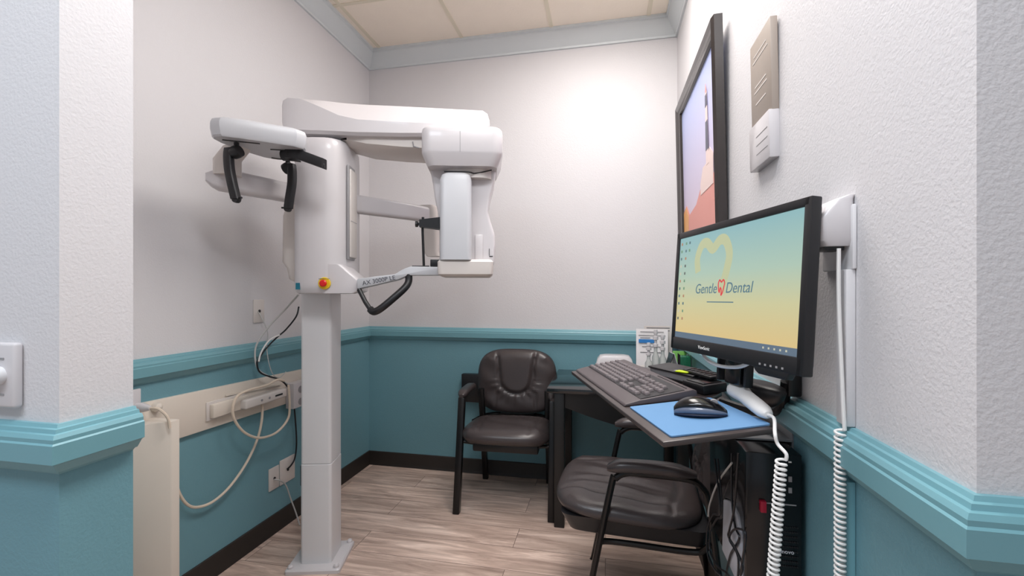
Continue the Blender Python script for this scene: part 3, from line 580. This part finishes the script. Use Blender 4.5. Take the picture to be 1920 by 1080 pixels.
# ------------------------------------------------------------ workstation tray on its wall arm
D = Vector((0.95195588, 0.29357091, 0.08715574)).normalized(); L = Vector((-0.2947, 0.9556, 0)).normalized(); N = D.cross(L)
TM = axes((0.111, 0.928, 0.955), D, L, N)
def tray_thing(name, a, b, label, cat, rz=0, z=0.0):
    o = empty(name, (0, 0, 0), 0, label, cat); o.matrix_world = TM @ Matrix.Translation((a, b, z)) @ Matrix.Rotation(rz, 4, 'Z'); return o
ws = empty('workstation_arm', (XR, 1.30, 0.62), 0, 'black wall mounted arm with the dark keyboard tray', 'wall mount')
bpy.context.view_layer.update(); WI = Matrix.Translation((-XR, -1.30, -0.62))
trp = [(0.0, 0.0), (0.0, 0.80), (0.235, 0.80), (0.30, 0.62), (0.30, 0.30), (0.235, 0.25), (0.235, 0.0)]
tb_ = MB().prism(trp[::-1], -0.012, 0.0, 'z', 0.003); tb_.b.transform(WI @ TM); tb_.build('tray', M['tray'], ws)
b_ = MB(); b_.b2((0.14, 0.30, -0.05), (0.26, 0.55, -0.013), 0.006); b_.b.transform(WI @ TM); b_.build('tray_hinge', M['black'], ws)
MB().b2((-0.030, -0.150, 0.388), (-0.001, -0.112, 0.80), 0.004).build('wall_track', M['black'], ws)
MB().tube([(-0.028, -0.131, 0.42), (-0.030, -0.10, 0.35), (-0.06, -0.02, 0.318), (-0.12, 0.08, 0.318)], 0.012, 10, smooth=6).build('support_arm', M['black'], ws)

# monitor
mo_TR, mo_BR, mo_TL, mo_BL = Vector((0.369, 0.908, 1.427)), Vector((0.347, 0.904, 1.097)), Vector((0.207, 1.378, 1.42)), Vector((0.182, 1.373, 1.09))
mex = ((mo_TR - mo_TL) + (mo_BR - mo_BL)).normalized(); mup = ((mo_TL - mo_BL) + (mo_TR - mo_BR)).normalized(); mn = mex.cross(mup).normalized(); mup = mn.cross(mex)
mc = (mo_TR + mo_BR + mo_TL + mo_BL) / 4; MW, MH = 0.497, 0.331
mo = empty('computer_monitor', (0, 0, 0), 0, 'wide black computer monitor showing a teal and yellow desktop, above the tray', 'monitor'); mo.matrix_world = axes(mc, mex, mup, mn)
bz = MB(); bw, bt, bbm = 0.018, 0.018, 0.034
bz.b2((-MW / 2, -MH / 2, -0.022), (-MW / 2 + bw, MH / 2, 0), 0.003).b2((MW / 2 - bw, -MH / 2, -0.022), (MW / 2, MH / 2, 0), 0.003)
bz.b2((-MW / 2 + 0.004, MH / 2 - bt, -0.022), (MW / 2 - 0.004, MH / 2, 0), 0.003).b2((-MW / 2 + 0.004, -MH / 2, -0.022), (MW / 2 - 0.004, -MH / 2 + bbm, 0), 0.003)
bz.build('bezel', M['black'], mo)
MB().loft([[(x, y, z) for x, y in rounded(-MW / 2 + i, MW / 2 - i, -MH / 2 + i, MH / 2 - i, 0.01)] for z, i in ((-0.02, 0.002), (-0.03, 0.01), (-0.045, 0.09))]).build('back_shell', M['black'], mo)
def screen_mat():
    m = bpy.data.materials.new('lit_screen'); m.use_nodes = True; nt = m.node_tree; b = nt.nodes['Principled BSDF']
    tc = nt.nodes.new('ShaderNodeTexCoord'); sp = nt.nodes.new('ShaderNodeSeparateXYZ'); nt.links.new(tc.outputs['Generated'], sp.inputs[0])
    cr = nt.nodes.new('ShaderNodeValToRGB'); e = cr.color_ramp.elements
    e[0].color = srgb(232, 204, 142); e[1].color = srgb(150, 194, 198); e[0].position = 0.05; e[1].position = 0.98
    x = e.new(0.35); x.color = srgb(216, 212, 164); x = e.new(0.62); x.color = srgb(182, 208, 190)
    nt.links.new(sp.outputs['Y'], cr.inputs[0])
    b.inputs['Base Color'].default_value = (0.01, 0.01, 0.01, 1); b.inputs['Roughness'].default_value = 0.35
    nt.links.new(cr.outputs[0], b.inputs['Emission Color']); b.inputs['Emission Strength'].default_value = 0.85
    return m
def emi(name, c, s=0.85): return mat(name, (0.01, 0.01, 0.01, 1), 0.35, emis=(c, s))
SW0, SW1, SH0, SH1 = -MW / 2 + bw, MW / 2 - bw, -MH / 2 + bbm, MH / 2 - bt
sc = MB().b2((SW0, SH0, -0.006), (SW1, SH1, -0.003)).build('screen', screen_mat(), mo)
def spx(fx, fy, z=-0.0028): return (SW0 + (SW1 - SW0) * fx, SH0 + (SH1 - SH0) * fy, z)
tk = MB(); a = spx(0, 0); b = spx(1, 0.055); tk.b2((a[0], a[1], -0.003), (b[0], b[1], -0.0026)); tk.build('taskbar', emi('taskbar_light', srgb(110, 130, 150), 0.7), sc)
# big pale tooth outline
def tooth(cx, cy, s, w):
    P = [(-0.9, 0.1), (-1.0, 0.55), (-0.75, 0.95), (-0.4, 1.0), (0.0, 0.78), (0.4, 1.0), (0.75, 0.95), (1.0, 0.55), (0.9, 0.1), (0.72, -0.35), (0.6, -0.9), (0.42, -1.0), (0.3, -0.5), (0.0, -0.2), (-0.3, -0.5), (-0.42, -1.0), (-0.6, -0.9), (-0.72, -0.35)]
    return spline([Vector((cx + x * s * 0.85, cy + y * s, 0)) for x, y in P], 5, True)
def ribbon(P, w, z, closed=True):
    mb = MB(); t = bmesh.new(); n = len(P); A = []; B = []
    for i in range(n):
        d = (P[(i + 1) % n] - P[i - 1]) if closed else (P[min(i + 1, n - 1)] - P[max(i - 1, 0)]); d.normalize(); q = Vector((-d.y, d.x, 0))
        A.append(t.verts.new((P[i].x + q.x * w / 2, P[i].y + q.y * w / 2, z))); B.append(t.verts.new((P[i].x - q.x * w / 2, P[i].y - q.y * w / 2, z)))
    for i in range(n if closed else n - 1): j = (i + 1) % n; t.faces.new((A[i], B[i], B[j], A[j]))
    bmesh.ops.recalc_face_normals(t, faces=t.faces[:]); merge(mb.b, t); return mb
p0 = spx(0.36, 0.60)
ribbon(tooth(p0[0], p0[1] + 0.002, 0.082, 0)[0:48], 0.026, -0.0026, False).build('tooth_outline', emi('tooth_glow', srgb(200, 206, 164), 0.85), sc)
INKM = emi('logo_slate', srgb(88, 126, 142), 0.85)
c_ = spx(0.44, 0.475)
text_obj('logo_word', 'Gentle', 0.036, INKM, sc, Matrix.Translation((c_[0] - 0.0595, c_[1], -0.0025)), 0.0002, 0.18)
text_obj('logo_word', 'Dental', 0.036, INKM, sc, Matrix.Translation((c_[0] + 0.0735, c_[1], -0.0025)), 0.0002, 0.18)
hp = [Vector((c_[0] + 0.008 + x * 0.0135, c_[1] + 0.002 + y * 0.019, 0)) for x, y in ((-0.9, 0.55), (-0.55, 0.98), (0.0, 0.72), (0.55, 0.98), (0.95, 0.6), (0.75, 0.0), (0.45, -0.6), (0.05, -0.95), (0.05, -0.3), (-0.3, 0.0), (-0.5, -0.6), (-0.8, -0.1))]
ribbon(spline(hp, 4, True), 0.0042, -0.0024).build('tooth_logo', emi('logo_red', srgb(226, 60, 70), 0.9), sc)
MB().b2((c_[0] - 0.05, c_[1] - 0.034, -0.0026), (c_[0] + 0.058, c_[1] - 0.0315, -0.0023)).build('logo_rule', INKM, sc)
ICM = [emi('icon_tint', srgb(*c), 0.8) for c in ((98, 128, 136), (190, 140, 110), (120, 160, 130), (214, 212, 190), (100, 108, 104))]
for cx_ in (0.025, 0.075, 0.115):
    for r_ in range(11 if cx_ < 0.1 else 2):
        a = spx(cx_, 0.94 - r_ * 0.075); MB().b2((a[0] - 0.0034, a[1] - 0.0036, -0.0026), (a[0] + 0.0034, a[1] + 0.0036, -0.0023)).build('desktop_icon', random.choice(ICM), sc)
for k in range(5): a = spx(0.80 + 0.035 * k, 0.028); MB().b2((a[0] - 0.0022, a[1] - 0.002, -0.0024), (a[0] + 0.0022, a[1] + 0.002, -0.0021)).build('tray_icon', ICM[3], sc)
text_obj('maker_name', 'ViewSonic', 0.0125, M['coil'], mo, Matrix.Translation((-0.075, -MH / 2 + 0.017, 0.0004)), 0.0003)
MB().prism([(0.12, -MH / 2 - 0.008), (0.13, -MH / 2 - 0.013), (0.205, -MH / 2 - 0.013), (0.215, -MH / 2 + 0.003), (0.11, -MH / 2 + 0.003)], -0.018, -0.001, 'z', 0.001).build('button_bar', M['black'], mo)
for k in range(5): MB().b2((0.132 + k * 0.016, -MH / 2 + 0.006, 0), (0.137 + k * 0.016, -MH / 2 + 0.010, 0.0008)).build('button_mark', M['dgrey'], mo)
MB().b2((-0.055, -MH / 2 - 0.062, -0.075), (0.005, -MH / 2 + 0.06, -0.045), 0.006).build('stand_neck', M['gloss'], mo)
for a_ in (0.012, -0.095): MB().b2((a_, -MH / 2 - 0.062, -0.07), (a_ + 0.01, -MH / 2 + 0.03, -0.05), 0.002).build('stand_post', M['black'], mo)
MB().tube([(-0.14, -MH / 2 + 0.02, -0.03), (-0.125, -MH / 2 - 0.004, -0.03), (-0.09, -MH / 2 - 0.018, -0.028), (-0.04, -MH / 2 - 0.022, -0.03), (0.03, -MH / 2 - 0.012, -0.03), (0.07, -MH / 2 + 0.01, -0.035)], 0.0045, 8, smooth=6).build('video_cable', M['coil'], mo)

# keyboard
kb = tray_thing('computer_keyboard', 0.027, 0.264, 'dark grey full size keyboard with a wrist rest on the tray', 'keyboard', 0, 0.001)
KL, KW = 0.528, 0.185        # length along local y, depth along local x (user side at x=0)
def kz(x): return 0.010 + 0.016 * max(0, x - 0.03) / KW
MB().prism([(-0.012, 0.0), (-0.008, 0.006), (0.03, 0.012), (0.05, 0.013), (KW - 0.01, 0.024), (KW, 0.02), (KW, 0.0)], 0, KL, 'y', 0.0025).build('case', M['kb'], kb)
MB().b2((0.165, 0.02, 0.0215), (0.168, 0.20, 0.0245)).build('groove', M['black'], kb)
keymesh = {}
def key(x, y, w, d=0.0152):
    k_ = (round(w, 4), round(d, 4)); z = 0.0132 + 0.0100 * (x - 0.035) / 0.12
    if k_ not in keymesh:
        o = MB().loft([[(a, b, zz) for a, b in rounded(-d / 2 + i, d / 2 - i, -w / 2 + i, w / 2 - i, 0.002, 2)] for zz, i in ((0, 0), (0.005, 0.0012), (0.0062, 0.0022))]).build('key', M['key'], kb); keymesh[k_] = o
    else:
        o = keymesh[k_].copy(); COL.objects.link(o)
    o.location = (x, y, z)
P_ = 0.0218; top_y = KL - 0.012
def row(x, widths, y0=0.0):
    y = top_y - y0
    for w in widths:
        if w > 0: key(x, y - w * P_ / 2, w * P_ - 0.0036)
        y -= abs(w) * P_
rx = lambda r_: 0.046 + r_ * 0.0192          # row 0 nearest the user
MB().prism([(0.035, 0.010), (0.035, 0.0136), (0.155, 0.0236), (0.155, 0.012)], 0.008, KL - 0.008, 'y').build('key_well', M['black'], kb)
row(rx(0), [1.5, 1.25, 1.25, 5.5, 1.25, 1.25, 1.5]); row(rx(1), [2.25] + [1] * 10 + [2.25]); row(rx(2), [1.75] + [1] * 11 + [1.75]); row(rx(3), [1.5] + [1] * 12 + [1]); row(rx(4), [1] * 13 + [1.5]); row(rx(5), [1, -0.5, 1, 1, 1, 1, -0.3, 1, 1, 1, 1, -0.2, 1, 1, 1, 1])
for r_ in (3, 4): row(rx(r_), [1, 1, 1], 15 * P_)
row(rx(0), [1, 1, 1], 15 * P_); row(rx(1), [-1, 1], 15 * P_)
row(rx(0), [2, 1], 18.4 * P_); row(rx(1), [1, 1, 1, 1], 18.4 * P_); row(rx(2), [1, 1, 1], 18.4 * P_); row(rx(3), [1, 1, 1, 1], 18.4 * P_); row(rx(4), [1, 1, 1], 18.4 * P_)
# mouse pad, mouse
mp_ = MB().prism(rounded(0, 0.215, 0, 0.235, 0.006), 0.0, 0.003).build('mouse_pad', M['blue']); mp_.matrix_world = TM @ Matrix.Translation((0.024, 0.016, 0.0008)); tag(mp_, 'bright blue mouse pad on the near end of the tray', 'mouse pad')
ms = tray_thing('computer_mouse', 0.145, 0.125, 'dark glossy computer mouse on the blue pad', 'mouse', R(-118), 0.0042)
def mouse_ring(t_, sc_=1, zl=0.0):
    L_ = -0.056 + 0.112 * t_; w = 0.034 * (math.sin(math.pi * min(max(t_, 0.02), 0.98)) ** 0.45); h = 0.041 * (math.sin(math.pi * (0.04 + 0.92 * t_) ** 0.8) ** 0.6)
    return L_, w, h
def mouse_body(lo, hi, wk, name, m):
    rings = []
    for i in range(25):
        L_, w, h = mouse_ring(i / 24); rr = []
        for j in range(20):
            a = 2 * math.pi * j / 20; z = h * (0.5 + 0.5 * math.sin(a)); rr.append((w * wk * math.cos(a) * (1 - 0.25 * (z / 0.037) ** 2), L_, lo * h + (hi - lo) * z))
        rings.append(rr)
    MB().loft(rings).build(name, m, ms, sharp=0)
mouse_body(0.05, 0.80, 1.06, 'side_shell', M['slate']); mouse_body(0.35, 1.0, 0.90, 'top_shell', M['gloss']); mouse_body(0, 0.36, 1.09, 'skirt', M['navy'])
MB().lathe([(0.008, -0.003), (0.009, 0), (0.008, 0.003)], 16, Matrix.Translation((0, 0.030, 0.0275)) @ Matrix.Rotation(R(90), 4, 'Y')).build('scroll_wheel', M['dgrey'], ms)

# exposure wand with coiled cord
wd = empty('handheld_switch', (0, 0, 0), 0, 'white handheld wand lying at the corner of the mouse pad, on a coiled cord', 'hand switch')
TW = lambda a, b, z: TM @ Vector((a, b, z))
wp0, wp1 = TW(0.280, 0.205, 0.034), TW(0.240, 0.025, 0.020)
ax = (wp1 - wp0).normalized(); sd = ax.cross(N).normalized(); u2 = sd.cross(ax)
rings = []
for t_, w, h in ((0, 0.010, 0.008), (0.02, 0.017, 0.013), (0.10, 0.021, 0.016), (0.22, 0.019, 0.015), (0.35, 0.0155, 0.013), (0.7, 0.015, 0.013), (0.88, 0.014, 0.012), (0.97, 0.010, 0.009), (1.0, 0.006, 0.006)):
    p = wp0.lerp(wp1, t_); rings.append([p + sd * (w * 1.22 * math.cos(a)) + u2 * (h * 1.22 * math.sin(a)) for a in [2 * math.pi * j / 16 for j in range(16)]])
MB().loft(rings).build('handle', M['coil'], wd, sharp=50)
def helix(top, bot, r, turns):
    P = []; n = int(turns * 12); d = Vector(bot) - Vector(top)
    for i in range(n + 1):
        a = 2 * math.pi * i / 12; P.append(Vector(top) + d * (i / n) + Vector((r * math.cos(a), r * math.sin(a), 0)))
    return P
e0 = wp1; h0 = on_plane(1465, 862, Y=0.93); h1 = on_plane(1449, 1085, Y=0.91)
h1 = h1 + (h1 - h0) * 0.25
side0 = TW(0.268, 0.0, 0.006)
MB().tube([e0, TW(0.238, 0.004, 0.018), on_plane(1453, 812, Y=0.95), on_plane(1458, 832, Y=0.945), h0 + Vector((0.008, 0, 0.012)), h0 + Vector((0.008, 0, 0))], 0.0034, 8, smooth=6).tube(helix(h0, h1, 0.0085, 30), 0.0026, 7).build('cord', M['coil'], wd)
# black cradle behind it
cd = tray_thing('black_cradle', 0.318, 0.165, 'black rounded cradle on the tray behind the white wand', 'cradle', 0, 0.0)
rings = []
for z, w, o in ((0.0, 0.026, 0), (0.006, 0.036, 0), (0.020, 0.048, 0.003), (0.036, 0.052, 0.006), (0.044, 0.050, 0.006), (0.049, 0.040, 0.004), (0.052, 0.024, 0.004), (0.052, 0.008, 0)):
    rings.append([(w * 0.62 * math.cos(a) + o, w * 1.45 * math.sin(a), z) for a in [2 * math.pi * j / 32 for j in range(32)]])
MB().loft(rings).build('bowl', M['black'], cd, sharp=60)
# card reader, notebook
cr2 = tray_thing('card_reader', 0.262, 0.33, 'low black box on the tray between mouse and monitor stand', 'box', R(8), 0.001)
MB().b2((-0.03, -0.045, 0), (0.045, 0.05, 0.026), 0.005).build('body', M['black'], cr2); MB().b2((-0.022, -0.035, 0.026), (0.035, 0.04, 0.0285), 0.001).build('top_panel', M['gloss'], cr2)
nb2 = tray_thing('planner', 0.275, 0.50, 'black planner holding the lime highlighter, behind the keyboard', 'planner', R(12), 0.001)
MB().b2((-0.035, -0.11, 0.0), (0.05, 0.11, 0.006), 0.002).b2((-0.035, -0.11, 0.024), (0.05, 0.11, 0.030), 0.002).b2((0.043, -0.11, 0.003), (0.05, 0.11, 0.027), 0.002).build('cover', M['black'], nb2)
MB().b2((-0.03, -0.105, 0.006), (0.042, 0.105, 0.024)).build('pages', M['dgrey'], nb2)
hl = tray_thing('highlighter', 0.262, 0.44, 'flat lime yellow highlighter on the black planner', 'highlighter', R(25), 0.0325)
MB().b2((-0.009, -0.022, 0), (0.009, 0.022, 0.004), 0.0015).build('barrel', M['lime'], hl); MB().b2((-0.006, 0.022, 0.0005), (0.006, 0.03, 0.0035), 0.001).build('cap', M['dgrey'], hl)
st = tray_thing('remote_control', 0.292, 0.385, 'slim black ribbed remote lying next to the monitor stand', 'remote', R(5), 0.031)
MB().b2((-0.02, -0.07, 0), (0.02, 0.07, 0.010), 0.004).build('body', M['black'], st)
for k in range(6): MB().b2((-0.015, -0.055 + k * 0.02, 0.010), (0.015, -0.045 + k * 0.02, 0.012), 0.001).build('button', M['gloss'], st)

# ------------------------------------------------------------ pc tower hung on the wall
pc = empty('computer_tower', (0.372, 1.115, 0.55), 0, 'slim black and silver computer tower hung under the tray on the right wall', 'computer')
hx = 0.058
MB().prism([(0.0, 0.0), (0.0, 0.336), (0.36, 0.336), (0.36, 0.0), (0.20, 0.0), (0.185, 0.148), (0.10, 0.177), (0.05, 0.167), (0.026, 0.13), (0.022, 0.0)], -hx, hx, 'x', 0.003).build('bezel', M['gloss'], pc)
MB().prism([(0.023, 0.0), (0.027, 0.128), (0.052, 0.164), (0.10, 0.174), (0.183, 0.145), (0.198, 0.0)], -hx - 0.004, hx + 0.008, 'x', 0.003).build('case', M['silver'], pc)
MB().b2((-0.03, -0.0015, 0.222), (hx - 0.012, 0.001, 0.2245)).build('drive_slot', M['dgrey'], pc)
MB().b2((0.030, -0.002, 0.318), (0.036, 0.001, 0.321)).build('power_light', M['coil'], pc)
for z in (0.25, 0.275): MB().b2((0.030, -0.0018, z), (0.037, 0.001, z + 0.012)).build('front_port', M['dgrey'], pc)
MB().b2((-0.030, -0.012, 0.205), (-0.018, 0.0, 0.230), 0.001).build('memory_stick', M['crimson'], pc)
vg = MB()
for i in range(11):
    for j in range(9): vg.box((0.0 + i * 0.0048, -0.0005, 0.085 + j * 0.011), (0.0034, 0.003, 0.0028), rot=Matrix.Rotation(R(25), 4, 'Y'))
vg.build('vent_grille', M['black'], pc)
text_obj('badge', 'lenovo', 0.0125, M['silver'], pc, Matrix.Translation((0.024, -0.0025, 0.118)) @ Matrix.Rotation(R(90), 4, 'X'), 0.0006)
hm = MB().b2((XR - 0.004, 1.20, 0.50), (XR - 0.0005, 1.42, 0.93)).b2((0.310, 1.20, 0.8885), (XR - 0.002, 1.42, 0.8925)).build('tower_bracket', M['dgrey'])
tag(hm, 'grey metal bracket holding the computer tower to the right wall', 'bracket')
# tangled cables left of the tower
Q = lambda pts: [tuple(on_plane(u, v, Y=y)) for u, v, y in pts]
QX = lambda X, pts: [tuple(on_plane(u, v, X=X)) for u, v in pts]
cbs = [QX(0.306, [(1372, 850), (1372, 930), (1378, 985), (1386, 1010), (1370, 1040), (1362, 1075), (1356, 1110)]),
       QX(0.300, [(1384, 850), (1377, 950), (1368, 992), (1366, 1006), (1380, 1030), (1392, 1060), (1388, 1076), (1398, 1006), (1388, 992), (1374, 995), (1368, 1012), (1384, 1045), (1382, 1100)]),
       QX(0.293, [(1346, 860), (1354, 960), (1343, 974), (1331, 1000), (1332, 1035), (1346, 1062), (1366, 1078), (1380, 1110)]),
       QX(0.286, [(1340, 860), (1350, 956), (1336, 966), (1326, 995), (1327, 1040), (1340, 1068), (1362, 1090), (1376, 1120)])]
for i, c in enumerate(cbs):
    cable('dangling_cable', c, 0.0026, M['cblack'], ['knotted black cable hanging beside the silver side of the tower', 'straight black cable hanging beside the silver side of the tower', 'inner black cable loop between chair and tower', 'outer black cable loop between chair and tower'][i], 'cable')
cable('pale_wire', QX(0.300, [(1372, 868), (1346, 905), (1331, 945), (1328, 968)]), 0.0026, M['pale'], 'short pale wire curving between the tube armchair and the tower')

# ------------------------------------------------------------ right wall things
dsp = empty('cord_dispenser', (XR, 0.975, 1.30), 0, 'white wall holder on the right wall beside the monitor, with a coiled cord', 'holder')
rings = []
for z, d_, y0, y1 in ((0.035, 0.050, -0.045, 0.060), (0.045, 0.058, -0.05, 0.065), (0.085, 0.060, -0.05, 0.068), (0.12, 0.035, -0.05, 0.06), (0.128, 0.012, -0.048, 0.052)):
    rings.append([(-x, y, z) for x, y in rounded(0.0005, d_, y0, y1, min(0.012, d_ * 0.3), 4)])
MB().loft(rings).build('housing', M['white'], dsp, sharp=35)
MB().b2((-0.008, -0.055, -0.008), (-0.0005, 0.062, 0.11), 0.003).build('back_plate', M['grey'], dsp)
MB().b2((-0.045, -0.035, 0.028), (-0.012, 0.01, 0.036)).build('outlet_slot', M['black'], dsp)
ct = on_plane(1575, 806, X=XR - 0.028) - Vector((XR, 0.975, 1.30)); cb_ = Vector((ct.x, ct.y, -0.66)); c0 = Vector((-0.028, ct.y + 0.004, 0.03))
MB().tube([c0, c0 + Vector((0, 0, -0.1)), ct + Vector((0.005, 0, 0.05)), ct + Vector((0.0075, 0, 0))], 0.0034, 8, smooth=4).tube(helix(ct, cb_, 0.0075, (ct.z - cb_.z) / 0.0098), 0.0026, 7).build('cord', M['coil'], dsp)
rcw = MB().b2((XR - 0.016, 0.925, 1.005), (XR - 0.0005, 0.962, 1.292), 0.002).build('cord_raceway', M['wallpaint']); tag(rcw, 'white painted raceway strip on the right wall under the white holder', 'raceway')
rcw = MB().b2((XR - 0.016, 0.925, 0.0), (XR - 0.0005, 0.962, 0.905), 0.002).build('cord_raceway', M['teal']); tag(rcw, 'teal painted raceway strip on the right wall below the chair rail', 'raceway')
# sign with brochure pocket
sg = empty('notice_board', (XR - 0.001, 1.375, 1.79), 0, 'narrow taupe notice panel with white lower pocket on the right wall', 'sign'); sg.rotation_euler = (0, R(-1.2), 0)
MB().b2((-0.018, -0.083, -0.06), (0, 0.083, 0.185), 0.002).build('panel', M['taupe'], sg)
MB().b2((-0.026, -0.083, -0.185), (0, 0.083, -0.058), 0.003).build('pocket', M['white'], sg)
for z, w in ((0.14, 0.05), (0.125, 0.06), (0.05, 0.045), (0.035, 0.05), (0.0, 0.04)): MB().b2((-0.0188, -w, z - 0.002), (-0.0175, w, z + 0.002)).build('printed_line', M['white2'], sg)
for z in (-0.10, -0.125, -0.15): MB().b2((-0.0266, -0.07, z - 0.001), (-0.0255, 0.02, z + 0.001)).build('printed_line', M['dgrey'], sg)
# framed lighthouse picture
pf = empty('framed_picture', (XR - 0.001, 2.212, 1.245), 0, 'large dark framed picture of a lighthouse above pink rocks on the right wall', 'picture'); pf.rotation_euler = (0, R(-1.3), 0)
PW, PH, fw = 0.88, 1.03, 0.055
for n_, q in (('frame', [((-0.040, -PW / 2, 0), (0, -PW / 2 + fw, PH)), ((-0.040, PW / 2 - fw, 0), (0, PW / 2, PH)), ((-0.040, -PW / 2, PH - fw), (0, PW / 2, PH)), ((-0.040, -PW / 2, 0), (0, PW / 2, fw))]),):
    m_ = MB()
    prof = [(0, 0), (-0.030, 0.0), (-0.040, 0.010), (-0.034, 0.028), (-0.028, 0.036), (-0.024, 0.05), (-0.014, fw), (0, fw)]
    corners = [(-PW / 2, 0, 1, 1), (PW / 2, 0, -1, 1), (PW / 2, PH, -1, -1), (-PW / 2, PH, 1, -1)]
    m_.loft([[(x, cy + sy * o, cz + sz * o) for x, o in prof] for cy, cz, sy, sz in corners], closed=True)
    m_.build('frame', M['frame'], pf, sharp=25)
MB().b2((-0.012, -PW / 2 + fw, fw), (-0.004, PW / 2 - fw, PH - fw)).build('print', M['sky'], pf)
yz = lambda pts, x0, name, m: MB().prism(pts, x0, x0 + 0.001, 'x').build(name, m, pf)
y0_, y1_ = -PW / 2 + fw, PW / 2 - fw
yz([(y0_, fw), (y1_, fw), (y1_, 0.44), (0.30, 0.46), (0.22, 0.40), (0.05, 0.42), (-0.05, 0.47), (-0.2, 0.45), (y0_, 0.50)], -0.0135, 'rocks', M['rose'])
yz([(y1_, fw), (y1_, 0.43), (0.31, 0.455), (0.25, 0.40), (0.28, 0.2), (0.2, fw)], -0.0142, 'grass', M['amber'])
yz([(-0.30, 0.44), (-0.31, 0.56), (-0.25, 0.60), (-0.20, 0.55), (-0.12, 0.55), (-0.06, 0.49), (-0.06, 0.44)], -0.0148, 'keepers_house', M['lh'])
yz([(-0.235, 0.54), (-0.225, 0.84), (-0.195, 0.84), (-0.185, 0.54)], -0.0154, 'lighthouse_tower', M['lh'])
yz([(-0.234, 0.60), (-0.229, 0.72), (-0.191, 0.72), (-0.186, 0.60)], -0.016, 'lighthouse_band', M['lhd'])
yz([(-0.228, 0.78), (-0.225, 0.83), (-0.195, 0.83), (-0.192, 0.78)], -0.016, 'lighthouse_band', M['lhd'])
yz([(-0.222, 0.84), (-0.210, 0.875), (-0.198, 0.84)], -0.016, 'lantern', M['rose'])
# repeats share a group
GROUPS = {'pump_bottle': 'clear bottles in the white rack', 'wall_plate': 'white wall plates on the left wall', 'dangling_cable': 'black cables beside the computer tower',
          'guest_chair': 'black leather armchairs', 'ceiling_light': 'flat ceiling light panels', 'cord_raceway': 'painted raceway strips on the right wall'}
for o in list(S.objects):
    k = o.name.split('.')[0]
    if o.parent is None and k in GROUPS and 'label' in o: o['group'] = GROUPS[k]
